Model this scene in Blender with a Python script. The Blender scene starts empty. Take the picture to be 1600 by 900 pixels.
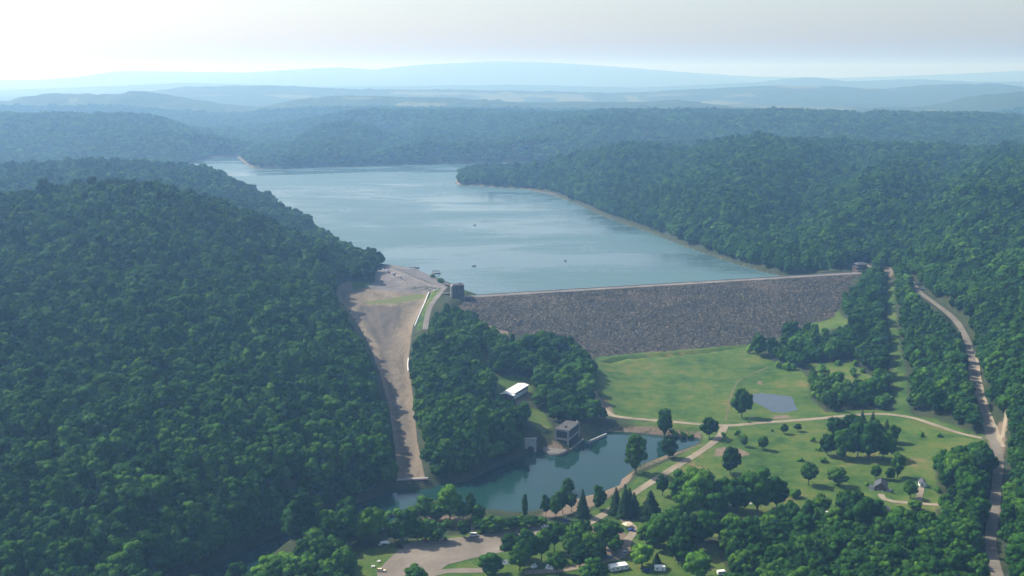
import bpy, bmesh, math, random
import numpy as np
from mathutils import Vector, Matrix, noise as mnoise
from mathutils.geometry import delaunay_2d_cdt

# ------------------------------------------------------------------ camera, sky, sun, exposure
F_PX, CAM_H, HORIZON = 1715.0, 264.0, 115.0
PITCH = math.atan((450 - HORIZON) / F_PX)
scn = bpy.context.scene
COL = scn.collection
cam_data = bpy.data.cameras.new("camera")
cam = bpy.data.objects.new("camera", cam_data)
COL.objects.link(cam)
cam.location = (0, 0, CAM_H)
cam.rotation_euler = (math.pi / 2 - PITCH, 0, 0)
cam_data.sensor_width = 36
cam_data.lens = 36 * F_PX / 1600
cam_data.clip_start = 1
cam_data.clip_end = 90000
scn.camera = cam

SUN_EL, SUN_AZ = math.radians(45), math.radians(-62)      # azimuth from +Y (view direction), negative = left
sun_dir = Vector((math.sin(SUN_AZ) * math.cos(SUN_EL), math.cos(SUN_AZ) * math.cos(SUN_EL), math.sin(SUN_EL)))
world = bpy.data.worlds.new("World")
scn.world = world
world.use_nodes = True
wn = world.node_tree
wn.nodes.clear()
w_out = wn.nodes.new("ShaderNodeOutputWorld")
w_bg = wn.nodes.new("ShaderNodeBackground")
w_sky = wn.nodes.new("ShaderNodeTexSky")
w_sky.sky_type = 'NISHITA'
w_sky.sun_disc = False
w_sky.sun_elevation = SUN_EL
w_sky.sun_rotation = SUN_AZ
w_sky.altitude = 300
w_sky.air_density = 1.0
w_sky.dust_density = 2.8
w_sky.ozone_density = 1.0
w_bg.inputs[1].default_value = 0.125
wn.links.new(w_sky.outputs[0], w_bg.inputs[0])
wn.links.new(w_bg.outputs[0], w_out.inputs[0])
sd = bpy.data.lights.new("sun", 'SUN')
sd.energy = 5.0
sd.angle = math.radians(0.5)
sd.color = (1.0, 0.965, 0.90)
sun = bpy.data.objects.new("sun", sd)
COL.objects.link(sun)
sun.rotation_euler = sun_dir.to_track_quat('Z', 'Y').to_euler()
sun.location = (0, 0, 900)
scn.view_settings.view_transform = 'Standard'
scn.view_settings.look = 'None'
scn.view_settings.exposure = 0.52
scn.view_settings.gamma = 1
scn.render.engine = 'CYCLES'
scn.cycles.use_denoising = True
scn.cycles.max_bounces = 5
scn.cycles.diffuse_bounces = 2
scn.cycles.glossy_bounces = 2
scn.cycles.transmission_bounces = 2
scn.cycles.volume_bounces = 1
scn.cycles.transparent_max_bounces = 6
HAZE_DENSITY = 0.5 / 3000

RNG = np.random.RandomState(7)
random.seed(7)

# ------------------------------------------------------------------ measuring helpers
def ray(px, py):
    dx = (px - 800) / F_PX
    dy = -(py - 450) / F_PX
    c, s = math.cos(PITCH), math.sin(PITCH)
    return dx, c + dy * s, -s + dy * c
def U(px, py, z=0.0):                # point of the photo at a known height
    x, y, d = ray(px, py)
    t = (z - CAM_H) / d
    return (x * t, y * t)
def UD(px, py, D):                   # point at a known forward distance -> x, y, z
    x, y, d = ray(px, py)
    t = D / y
    return (x * t, D, CAM_H + d * t)

def sdf_poly(P, X, Y):
    """signed distance to a polygon, negative inside"""
    P = np.asarray(P, float)
    X = np.asarray(X, float); Y = np.asarray(Y, float)
    d2 = np.full(X.shape, 1e18)
    inside = np.zeros(X.shape, bool)
    n = len(P)
    for i in range(n):
        ax, ay = P[i]; bx, by = P[(i + 1) % n]
        ex, ey = bx - ax, by - ay
        L = ex * ex + ey * ey + 1e-9
        t = np.clip(((X - ax) * ex + (Y - ay) * ey) / L, 0, 1)
        dx = X - ax - t * ex; dy = Y - ay - t * ey
        d2 = np.minimum(d2, dx * dx + dy * dy)
        if ay != by:
            c = ((ay > Y) != (by > Y)) & (X < ex * (Y - ay) / ey + ax)
            inside ^= c
    d = np.sqrt(d2)
    return np.where(inside, -d, d)
def dist_line(P, X, Y):
    """distance to a polyline and the running length parameter (index units)"""
    P = np.asarray(P, float)
    best = np.full(np.shape(X), 1e18); par = np.zeros(np.shape(X))
    for i in range(len(P) - 1):
        ax, ay = P[i][:2]; bx, by = P[i + 1][:2]
        ex, ey = bx - ax, by - ay
        L = ex * ex + ey * ey + 1e-9
        t = np.clip(((X - ax) * ex + (Y - ay) * ey) / L, 0, 1)
        d = (X - ax - t * ex) ** 2 + (Y - ay - t * ey) ** 2
        m = d < best
        best = np.where(m, d, best); par = np.where(m, i + t, par)
    return np.sqrt(best), par
def smooth(a, b, x):
    t = np.clip((x - a) / (b - a), 0, 1)
    return t * t * (3 - 2 * t)
def catmull(P, step):
    """smooth a list of points, resampled about every step metres"""
    P = [np.array(p, float) for p in P]
    Q = [2 * P[0] - P[1]] + P + [2 * P[-1] - P[-2]]
    out = []
    for i in range(1, len(Q) - 2):
        p0, p1, p2, p3 = Q[i - 1], Q[i], Q[i + 1], Q[i + 2]
        n = max(1, int(np.linalg.norm((p2 - p1)[:2]) / step))
        for k in range(n):
            t = k / n
            out.append(0.5 * ((2 * p1) + (-p0 + p2) * t + (2 * p0 - 5 * p1 + 4 * p2 - p3) * t * t + (-p0 + 3 * p1 - 3 * p2 + p3) * t ** 3))
    out.append(P[-1])
    return np.array(out)
def roughen(P, amp, step, seed=0):
    """ragged natural outline"""
    P = list(P) + [P[0]]
    out = []
    for i in range(len(P) - 1):
        a, b = np.array(P[i], float), np.array(P[i + 1], float)
        L = np.linalg.norm(b - a)
        n = max(1, int(L / step))
        for k in range(n):
            p = a + (b - a) * k / n
            v = mnoise.noise_vector(Vector((p[0] / (step * 3), p[1] / (step * 3), seed)))
            out.append((p[0] + v.x * amp, p[1] + v.y * amp))
    return out

# value noise on numpy arrays
_perm = RNG.rand(256, 256)
def vnoise(X, Y, s, ox=0, oy=0):
    x = np.asarray(X) / s + ox + 1000; y = np.asarray(Y) / s + oy + 1000
    xi = np.floor(x).astype(int); yi = np.floor(y).astype(int)
    fx = x - xi; fy = y - yi
    fx = fx * fx * (3 - 2 * fx); fy = fy * fy * (3 - 2 * fy)
    g = lambda a, b: _perm[a % 256, b % 256]
    return (g(xi, yi) * (1 - fx) * (1 - fy) + g(xi + 1, yi) * fx * (1 - fy) + g(xi, yi + 1) * (1 - fx) * fy + g(xi + 1, yi + 1) * fx * fy) * 2 - 1
def fbm(X, Y, s, n=4, ox=0):
    r = 0; a = 1
    for k in range(n):
        r = r + a * vnoise(X, Y, s / 2 ** k, ox + 17 * k, ox * 3 + 31 * k); a *= .5
    return r

# ------------------------------------------------------------------ terrain control
LAKE_Z, RIVER_Z, CREST_Z = 33.0, -5.0, 43.0
TREE_H = 15.0
ctl = []
def F(px, py, z): x, y = U(px, py, z + TREE_H); ctl.append((x, y, z))       # canopy seen at this pixel, ground height z below it
def G(px, py, z): x, y = U(px, py, z); ctl.append((x, y, z))                # bare ground seen at this pixel
def W(x, y, z): ctl.append((x, y, z))
# left hillside
for a in [(0,310,115),(-200,330,110),(120,298,121),(240,292,123),(330,312,112),(400,347,92),(450,375,75),(500,395,62),(545,412,50),
          (0,450,85),(0,600,55),(0,750,30),(0,880,12),(-200,450,85),(-200,700,38),(-200,880,14),(150,400,95),(150,600,50),(150,800,18),(150,880,5),
          (300,400,88),(300,550,52),(300,700,28),(300,820,9),(450,450,62),(450,550,42),(450,650,27),(450,750,12),
          (520,500,44),(550,570,31),(585,700,14),(575,750,6),(500,760,8),(400,790,8)]: F(*a)
# second left hill
for a in [(-200,262,92),(0,262,95),(80,254,97),(150,249,98),(250,270,84),(350,303,60),(430,333,45),(465,351,37)]: F(*a)
for px, D, z in [(-200,1430,80),(0,1440,76),(100,1460,76),(200,1480,74),(300,1470,60),(380,1450,48),(430,1420,42)]:
    W((px - 800) / F_PX * D, D, z)
# right hill and peninsula
for a in [(740,276,36),(800,273,42),(860,262,55),(900,243,78),(980,224,104),(1100,220,116),(1200,220,120),(1350,238,106),(1450,228,112),(1600,230,115),(1800,230,115),
          (860,290,42),(900,290,55),(1000,290,74),(1100,300,76),(1000,330,52),(1100,360,50),(1200,300,88),(1200,370,56),(1200,400,44),(1300,330,80),(1300,280,99),(1300,390,54),(1400,300,96),(1400,370,68),
          (1500,300,102),(1500,400,66),(1600,300,107),(1600,400,78),(1600,500,50),(1600,600,32),(1600,700,20),(1600,800,12),(1600,890,8),
          (1800,400,85),(1800,600,45),(1800,800,20),(1480,440,52),(1540,500,38),(1560,600,22),
          (1440,500,27),(1450,560,17),(1490,620,12),(1320,520,14),(1350,560,7),(1350,470,32)]: F(*a)
for a in [(1390,425,45),(1400,450,40),(1398,500,30),(1403,560,16),(1408,635,4),(1430,445,44),(1520,560,26),(1560,690,9),(1300,500,11),(1280,495,12),(1344,421,43.5),(1364,412,46),(1372,402,49)]: G(*a)
# mid hill beyond the water, second ridge, far left hills
for a in [(400,241,42),(440,222,60),(500,194,95),(540,174,112),(620,172,115),(700,172,116),(840,172,112),(600,222,75),(500,232,65),(700,222,75),(640,245,45),
          (760,240,52),(870,192,108),(940,174,134),(1100,170,138),(1200,172,136),(1300,178,128),(1400,175,132),(1600,185,122),(1800,185,122),(800,225,70),(900,215,82),
          (-200,178,118),(0,176,118),(100,180,112),(250,180,116),(330,208,84),(390,234,46),(150,215,76),(0,230,60),(200,240,46),(300,256,34)]: F(*a)
for px, D, z in [(0,2200,60),(200,2300,45),(1000,2900,60),(1300,2750,70),(1600,2700,70),(500,4900,60),(1000,5000,60),(0,4500,60),(1600,4500,60),(420,3300,36),(400,3900,40),(380,4400,42),(450,4000,48),(250,4300,50),(330,3700,52),(1200,4500,60),(760,3100,50),(780,3500,70),(1000,3000,50),(430,3250,36),(445,3500,40),(475,3750,46),(505,4000,55),(530,4800,60),(850,2700,36),(900,2560,50)]:
    W((px - 800) / F_PX * D, D, z)
# valley floor
for a in [(960,575,0),(1050,570,0),(1150,560,1),(1100,620,0),(1200,640,0),(1300,655,1),(1240,570,3),(900,800,0),(1000,850,1),(1200,700,1),(1200,800,2),(1350,700,2),(1400,720,3),(1450,800,4),
          (1200,890,3),(1450,890,5),(1000,900,1),(700,860,0),(600,890,0),(500,900,-1),(1530,760,8),(1500,700,6),(1000,745,0),(1020,700,0)]: G(*a)
for a in [(800,-50,0),(300,-50,0),(1400,-60,6)]: W((a[0] - 800) * .35, 430 + a[1], a[2])
# knoll between spillway and outlet
for a in [(700,465,43),(660,475,39),(650,520,31)]: G(*a)
for a in [(690,540,29),(680,580,24),(700,620,18),(700,690,6),(690,735,1),(760,560,22),(850,555,15),(900,570,8),(945,600,1),(850,640,6),(790,690,4),(760,520,30),(730,500,36)]: F(*a)
G(805, 612, 14); G(835, 650, 7)
# spillway floor
SPILL = [(600,455,37.5),(600,475,36.5),(605,520,30),(615,580,21.5),(628,650,11.5),(640,745,-1)]
for a in SPILL: G(*a)
G(640,425,36); G(600,418,36)

ctl = np.array(ctl)
def tps_fit(C, lam=0.0005):
    P = C[:, :2] / 1000.0
    n = len(P)
    r2 = ((P[:, None] - P[None]) ** 2).sum(-1)
    K = np.where(r2 > 0, r2 * np.log(r2 + 1e-12) * .5, 0)
    A = np.zeros((n + 3, n + 3))
    A[:n, :n] = K + lam * np.eye(n)
    A[:n, n] = 1; A[:n, n + 1:] = P
    A[n:, :n] = A[:n, n:].T
    b = np.zeros(n + 3); b[:n] = C[:, 2]
    return P, np.linalg.solve(A, b)
_tp, _tw = tps_fit(ctl)
def tps(X, Y):
    sh = X.shape
    q = np.stack([X.ravel(), Y.ravel()], 1) / 1000.0
    out = np.empty(len(q))
    for i in range(0, len(q), 20000):
        c = q[i:i + 20000]
        r2 = ((c[:, None] - _tp[None]) ** 2).sum(-1)
        out[i:i + 20000] = (np.where(r2 > 0, r2 * np.log(r2 + 1e-12) * .5, 0)) @ _tw[:-3] + _tw[-3] + c @ _tw[-2:]
    return out.reshape(sh)

lake_px = [(600,413),(620,415),(650,421),(665,428),(682,434),(700,441),(722,452),(742,459)]
lake_poly = [U(px, py, LAKE_Z) for px, py in lake_px]
# dam axis
DA = np.array(U(738, 463, CREST_Z)); DB = np.array(U(1354, 425.5, CREST_Z))
dt = (DB - DA) / np.linalg.norm(DB - DA); dn = np.array([dt[1], -dt[0]])       # dn points downstream (towards the camera)
DAM_L = np.linalg.norm(DB - DA)
def face_hit(px, py):
    x, y, dz = ray(px, py)
    # CAM_H + dz t = CREST_Z - (q - 5)/2.35,  q = (x t - A).n
    k = (x * dn[0] + y * dn[1]); a0 = DA[0] * dn[0] + DA[1] * dn[1]
    t = (CREST_Z - CAM_H + (a0 + 5) / 2.35) / (dz + k / 2.35)
    return (x * t, y * t)
def dam_pt(s, d): return DA + dt * s + dn * d
DAM_PX = [(724,468),(731,490),(755,513),(790,534),(845,553),(895,567),(940,578),(965,566),(1000,562),(1080,556),(1130,551),(1180,545),(1225,528),(1262,508),(1290,488),(1325,455),(1350,429),(1250,433),(1000,450),(800,461)]
DAM_VIS = [face_hit(a, b) for a, b in DAM_PX[:-4]] + [tuple(dam_pt(DAM_L + 4, -20)), tuple(dam_pt(-3, -20))]
lake_poly += [tuple(dam_pt(10, -22)), tuple(dam_pt(DAM_L - 40, -24))]
lake_poly += [U(px, py, LAKE_Z) for px, py in [(1222,431),(1200,426.5),(1150,412),(1100,395),(1050,377),(1000,357),(960,344.5),(930,332),(900,318),(860,303),(820,295.5),(760,292),(716,289.5),(713,281),(722,272),(760,269),(820,268),(880,262),(850,254.5),(780,255),(720,256),
    (640,257.5),(560,260.5),(500,262),(430,264.5),(396,264),(384,256),(372,246),(330,246),(300,257),(285,262),(330,282),(390,306),(430,326),(455,344),(480,354),(515,378),(545,398),(572,409)]]
river_px = [(230,925),(330,884),(420,842),(520,802),(590,774),(622,762),(668,758),(730,752),(765,733),(815,712),(838,702),(870,705),(893,706),(912,690),(930,678),(950,673),(1000,676),(1060,682),(1094,683),(1098,690),
    (1078,702),(1035,716),(992,732),(975,748),(968,762),(930,776),(885,788),(850,800),(820,804),(760,801),(715,790),(670,790),(630,800),(612,818),(600,835),(560,838),(500,838),(465,842),(430,862),(405,888),(380,930),(300,960)]
river_poly = [U(px, py, RIVER_Z) for px, py in river_px]
spill_px = [(522,457,38),(560,452,38),(668,458,38),(664,476,36.5),(645,512,31),(638,560,24.5),(645,620,15.5),(652,690,6),(665,750,-1),(622,752,-1),(617,700,4.5),(608,640,12.5),(592,580,21.5),(572,530,28.5),(538,478,36)]
spill_poly = [U(a, b, c) for a, b, c in spill_px]
spill_line = np.array([list(U(*a)) + [a[2]] for a in SPILL])

# ridges of the far country: crest outline in the photo and distance of each
LAYERS = [
 (5600, 620, [(-600,168),(0,160),(40,158),(80,147),(160,149),(230,143),(300,156),(400,170),(470,156),(520,151),(620,152),(700,154),(850,161),(1000,160),(1060,157),(1130,166),(1400,172),(1480,166),(1530,150),(1600,143),(1900,140),(2400,150)]),
 (8200, 900, [(-600,150),(0,170),(150,160),(230,146),(300,136),(420,134),(560,140),(700,141),(800,142),(960,146),(1000,145),(1080,140),(1200,134.5),(1300,135),(1380,140),(1450,133),(1540,131),(1600,141),(1900,138),(2400,140)]),
 (12500, 1500, [(-600,135),(0,142),(300,130),(500,136),(800,133),(1000,137),(1180,129),(1220,124),(1260,121),(1310,128),(1360,126),(1420,124),(1500,128),(2000,126)]),
 (19000, 2600, [(-600,124),(0,125.5),(90,125),(170,119),(210,111),(300,112.5),(400,113.5),(500,107),(540,105.5),(590,109),(660,101),(780,96),(860,98),(960,104.5),(1050,112),(1150,119),(1300,122),(1400,119),(1480,116),(1600,110),(1900,106),(2400,110)]),
]
def far_z(X, Y):
    base = 62 + 14 * fbm(X, Y, 1500, 3, 5)
    z = base
    for k, (D, w, pts) in enumerate(LAYERS):
        pts = np.array(pts)
        px = 800 + X / D * F_PX
        dy = -(np.interp(px, pts[:, 0], pts[:, 1]) - 450) / F_PX
        c, s = math.cos(PITCH), math.sin(PITCH)
        crest = CAM_H + (-s + dy * c) / (c + dy * s) * D
        wob = fbm(X, Y * .3, 2200 + 500 * k, 3, 9 + k) * w * .35
        g = np.exp(-(((Y - D + wob * .0) / (w * (1 + .25 * vnoise(X, Y, 1800, k)))) ** 2))
        z = np.maximum(z, base + (crest - base) * g)
    return z

def spaced(segs):
    out = [segs[0][0]]
    for a, b, s0, s1 in segs:
        x = a
        while x < b - 1e-6:
            t = (x - a) / (b - a)
            x += s0 * (s1 / s0) ** t
            out.append(min(x, b))
        out[-1] = b
    return np.array(sorted(set(np.round(out, 3))))
xs_pos = spaced([(0, 460, 4.5, 4.5), (460, 1100, 6, 9), (1100, 2400, 12, 30), (2400, 15000, 40, 300)])
xs = np.concatenate([-xs_pos[::-1][:-1], xs_pos])
ys = spaced([(-400, 420, 60, 30), (420, 1300, 4.5, 4.5), (1300, 2200, 6, 9), (2200, 4600, 12, 22), (4600, 9000, 24, 60), (9000, 27000, 70, 300)])
GX, GY = np.meshgrid(xs, ys)
print("terrain grid", GX.shape)

RAVINES = [([U(1345,240,110), U(1300,280,98), U(1250,325,80), U(1200,380,55)], 34, 60), ([U(1500,240,110), U(1455,290,98), U(1420,345,80), U(1395,395,58)], 28, 50),
           ([U(1070,225,112), U(1040,260,95), U(1010,300,72)], 22, 55), ([U(1600,330,100), U(1560,390,78), U(1520,450,55)], 18, 40),
           ([U(620,180,120), U(600,215,85), U(585,245,50)], 30, 70), ([U(300,420,88), U(360,520,62), U(420,640,40)], 9, 30), ([U(60,430,88), U(110,560,62), U(170,700,38)], 9, 30)]
def build_height(X, Y):
    z = np.empty_like(X)
    near = Y < 5200
    zn = tps(X, Y)
    zn = np.clip(zn, -2, 165)
    zf = far_z(X, Y)
    side = smooth(1400, 2400, np.abs(X) - Y * .52)
    zn = zn * (1 - side) + side * np.clip(zf, 40, 130)
    hill = smooth(8, 40, zn)
    zn = zn + hill * ((5.5 * fbm(X, Y, 170, 3, 3) - 24 * np.clip(1 - np.abs(vnoise(X, Y, 360, 4.3)) * 3.0, 0, 1) * smooth(45, 80, zn) * smooth(250, 500, X)) * smooth(500, 1100, Y) + 6 * fbm(X, Y, 420, 2, 8) * smooth(1500, 2600, Y) * (1 - smooth(70, 120, zn) * .6))
    b = smooth(4600, 5400, Y)
    z = zn * (1 - b) + zf * b
    for L_, dep, wd in RAVINES:
        d, par = dist_line(L_, X, Y)
        z = z - dep * np.exp(-(d / wd) ** 2) * smooth(40, 75, z)
    # lake
    d = sdf_poly(lake_poly, X, Y)
    downstream = ((X - DA[0]) * dn[0] + (Y - DA[1]) * dn[1] > -14) & ((X - DA[0]) * dt[0] + (Y - DA[1]) * dt[1] > -30)
    inside = d < 0
    zl = LAKE_Z - np.clip(-d * .22, 0, 12)
    up = np.maximum(z, LAKE_Z + np.clip(d * .16, 0, 9) + .5)
    z = np.where(inside & ~downstream, zl, np.where((d < 90) & ~downstream, z + (up - z) * (1 - smooth(50, 90, d)), z))
    z = np.where((d > 0) & ~downstream, np.minimum(z, LAKE_Z + .6 + d * .55), z)
    # river and pool
    d = sdf_poly(river_poly, X, Y)
    zr = RIVER_Z - np.clip(-d * .35, 0, 3.5)
    bank = RIVER_Z + .3 + np.clip(d, 0, 400) * .85
    z = np.where(d < 0, zr, np.minimum(z, bank + np.maximum(0, d - 12) * 2))
    # spillway
    d = sdf_poly(spill_poly, X, Y)
    _, par = dist_line(spill_line, X, Y)
    zs = np.interp(par, range(len(spill_line)), spill_line[:, 2])
    wgt = 1 - smooth(0, 9, d)
    z = z * (1 - wgt) + zs * wgt
    z = np.where((d < -1), zs, z)
    # dam footprint: natural ground kept below the visible face
    q = (X - DA[0]) * dn[0] + (Y - DA[1]) * dn[1]
    face = CREST_Z - (q - 5) / 2.35
    d = sdf_poly(DAM_VIS, X, Y)
    low = np.minimum(z, face - 1.2 - np.clip(-d, 0, 10) * .3)
    low = np.maximum(low, np.minimum(z, -.4))
    z = np.where(d < 0, low, np.where((d < 14) & (q > 0), np.minimum(z, face + d * .35), z))
    return z
GZ = build_height(GX, GY)

# roads that are benched into the ground
def PXL(pts): return [U(a, b, c) for a, b, c in pts]
ROADS = {}
def road_def(key, pts, w, bench=True, step=4):
    P = catmull([list(U(a, b, c)) + [c] for a, b, c in pts], step)
    ROADS[key] = (P, w)
    if bench:
        global GZ
        x0, x1 = P[:, 0].min() - 30, P[:, 0].max() + 30; y0, y1 = P[:, 1].min() - 30, P[:, 1].max() + 30
        m = (GX > x0) & (GX < x1) & (GY > y0) & (GY < y1)
        d, par = dist_line(P, GX[m], GY[m])
        zc = np.interp(par, range(len(P)), P[:, 2])
        wgt = 1 - smooth(w * .5 + 2.5, w * .5 + 12, d)
        GZ[m] = GZ[m] * (1 - wgt) + zc * wgt

# roads: (photo x, photo y, height) of the centre line
road_def('hill road', [(1388,422,46),(1408,428,45.5),(1424,440,44),(1436,456,42),(1462,475,39),(1492,500,34),(1510,530,29),(1517,560,24),(1522,597,19),(1533,640,14),(1547,675,10),(1560,712,8),(1557,760,7.5),(1553,800,7.5),(1548,850,7),(1560,905,7),(1580,960,7)], 6.2)
road_def('dam road', [(1354,421,45),(1362,414,47),(1350,404,49)], 5, False)
road_def('valley road', [(1540,686,8),(1500,677,6),(1460,664,4.5),(1425,653,4),(1380,647,3),(1330,649,2),(1280,654,1.5),(1200,660,1),(1130,665,.5),(1060,660,.5),(1000,655,.5),(960,650,.5),(944,640,1),(935,625,2),(925,608,4)], 5)
road_def('park road', [(1133,664,.5),(1124,682,.5),(1100,702,.5),(1060,727,.5),(1020,752,.5),(985,775,.5),(960,793,.5),(930,812,.5),(900,826,.5),(872,836,.5)], 5.5)
road_def('camp track', [(960,793,.5),(975,812,.5),(990,828,.5),(980,846,.5),(972,868,.5),(930,880,.5),(880,890,.5),(820,895,.5)], 5)
road_def('house drive', [(1376,772,4),(1382,780,4),(1410,786,4),(1440,787,5),(1480,789,6),(1520,790,7),(1552,793,7.4)], 4)
road_def('shed drive', [(1440,762,4.5),(1437,775,4.5),(1436,786,5)], 3.5)
road_def('abutment road', [(700,444,43),(690,455,43),(680,468,42),(672,480,40),(667,497,37),(664,515,34)], 5)
road_def('ramp road', [(600,417,38),(625,427,40),(650,437,42),(680,448,43),(697,446,43.5)], 5)
road_def('meadow track', [(1200,572,2),(1180,580,1),(1155,592,.5),(1145,610,.5),(1138,635,.5),(1134,655,.5)], 1.5, False)
road_def('woods track', [(1590,560,34),(1575,590,30),(1568,620,26),(1572,650,18),(1566,680,12)], 2.5, False)

def Zi(x, y, arr=None):
    Z = GZ if arr is None else arr
    x = np.asarray(x, float); y = np.asarray(y, float)
    i = np.clip(np.searchsorted(xs, x) - 1, 0, len(xs) - 2); j = np.clip(np.searchsorted(ys, y) - 1, 0, len(ys) - 2)
    fx = (x - xs[i]) / (xs[i + 1] - xs[i]); fy = (y - ys[j]) / (ys[j + 1] - ys[j])
    return Z[j, i] * (1 - fx) * (1 - fy) + Z[j, i + 1] * fx * (1 - fy) + Z[j + 1, i] * (1 - fx) * fy + Z[j + 1, i + 1] * fx * fy
def hit(px, py, lift=0.0):
    """ground point seen at a photo position"""
    dx, dy, dz = ray(px, py)
    t = np.concatenate([np.arange(420, 2500, 4.0), np.arange(2500, 9000, 20.0)])
    g = CAM_H + dz * t - Zi(dx * t, dy * t) - lift
    k = np.argmax(g < 0)
    if g[k] >= 0: k = len(t) - 1
    if k == 0: t0 = t[0]
    else: t0 = t[k - 1] + (t[k] - t[k - 1]) * g[k - 1] / (g[k - 1] - g[k])
    return (dx * t0, dy * t0, CAM_H + dz * t0 - lift)
def project(x, y, z):
    c, s = math.cos(PITCH), math.sin(PITCH)
    zz = np.asarray(z) - CAM_H
    dep = np.asarray(y) * c - zz * s
    return 800 + F_PX * np.asarray(x) / dep, 450 - F_PX * (np.asarray(y) * s + zz * c) / dep
def region(pts):                     # outline on the ground traced from the photo
    return [hit(a, b)[:2] for a, b in pts]

# ------------------------------------------------------------------ materials
def new_mat(name):
    m = bpy.data.materials.new(name); m.use_nodes = True
    nt = m.node_tree; nt.nodes.clear()
    out = nt.nodes.new("ShaderNodeOutputMaterial"); b = nt.nodes.new("ShaderNodeBsdfPrincipled")
    nt.links.new(b.outputs[0], out.inputs[0])
    b.inputs["Specular IOR Level"].default_value = 0.25
    b.inputs["Roughness"].default_value = 0.85
    return m, nt, b
class N:
    """small node helper"""
    def __init__(s, nt): s.nt = nt; s.tc = nt.nodes.new("ShaderNodeTexCoord"); s.geo = nt.nodes.new("ShaderNodeNewGeometry")
    def pos(s, scale=(1, 1, 1), obj=False):
        m = s.nt.nodes.new("ShaderNodeMapping"); m.inputs["Scale"].default_value = scale
        s.nt.links.new(s.tc.outputs["Object"] if obj else s.geo.outputs["Position"], m.inputs[0]); return m.outputs[0]
    def noise(s, scale, detail=4, rough=.55, vec=None, dist=0):
        n = s.nt.nodes.new("ShaderNodeTexNoise"); n.inputs["Scale"].default_value = scale; n.inputs["Detail"].default_value = detail
        n.inputs["Roughness"].default_value = rough; n.inputs["Distortion"].default_value = dist
        s.nt.links.new(vec if vec is not None else s.pos(), n.inputs["Vector"]); return n.outputs[0]
    def voro(s, scale, vec=None, feat='F1', out=0, rnd=1):
        n = s.nt.nodes.new("ShaderNodeTexVoronoi"); n.feature = feat; n.inputs["Scale"].default_value = scale; n.inputs["Randomness"].default_value = rnd
        s.nt.links.new(vec if vec is not None else s.pos(), n.inputs["Vector"]); return n.outputs[out]
    def ramp(s, fac, stops):
        n = s.nt.nodes.new("ShaderNodeValToRGB"); e = n.color_ramp.elements
        while len(e) < len(stops): e.new(.5)
        for q, (p, c) in zip(e, stops): q.position = p; q.color = tuple(c) + (1,) if len(c) == 3 else c
        s.nt.links.new(fac, n.inputs[0]); return n.outputs[0]
    def mix(s, fac, a, b, mode='MIX'):
        n = s.nt.nodes.new("ShaderNodeMixRGB"); n.blend_type = mode
        for v, i in ((fac, 0), (a, 1), (b, 2)):
            if hasattr(v, "node"): s.nt.links.new(v, n.inputs[i])
            elif i == 0: n.inputs[0].default_value = v
            else: n.inputs[i].default_value = tuple(v) + (1,)
        return n.outputs[0]
    def math(s, op, a, b=None, c=None):
        n = s.nt.nodes.new("ShaderNodeMath"); n.operation = op
        for v, i in ((a, 0), (b, 1), (c, 2)):
            if v is None: continue
            if hasattr(v, "node"): s.nt.links.new(v, n.inputs[i])
            else: n.inputs[i].default_value = v
        return n.outputs[0]
    def attr(s, name):
        n = s.nt.nodes.new("ShaderNodeAttribute"); n.attribute_name = name; return n.outputs["Fac"]
    def smooth(s, v, a, b):
        n = s.nt.nodes.new("ShaderNodeMapRange"); n.interpolation_type = 'SMOOTHSTEP'
        s.nt.links.new(v, n.inputs[0]); n.inputs[1].default_value = a; n.inputs[2].default_value = b; return n.outputs[0]
    def bump(s, h, strength, dist, b):
        n = s.nt.nodes.new("ShaderNodeBump"); n.inputs["Strength"].default_value = strength; n.inputs["Distance"].default_value = dist
        s.nt.links.new(h, n.inputs["Height"]); s.nt.links.new(n.outputs[0], b.inputs["Normal"])
    def link(s, o, i): s.nt.links.new(o, i)
_simple = {}
def simple(key, col, rough=.7, var=.12, scale=.8, metal=0):
    """plain real-world colour with soft wear"""
    if key in _simple: return _simple[key]
    m, nt, b = new_mat(key); n = N(nt)
    v = n.noise(scale, 5, .6, n.pos(obj=True))
    c = n.mix(n.smooth(v, .3, .7), [x * (1 - var) for x in col], [min(1, x * (1 + var)) for x in col])
    n.link(c, b.inputs["Base Color"]); b.inputs["Roughness"].default_value = rough; b.inputs["Metallic"].default_value = metal
    _simple[key] = m; return m

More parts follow.
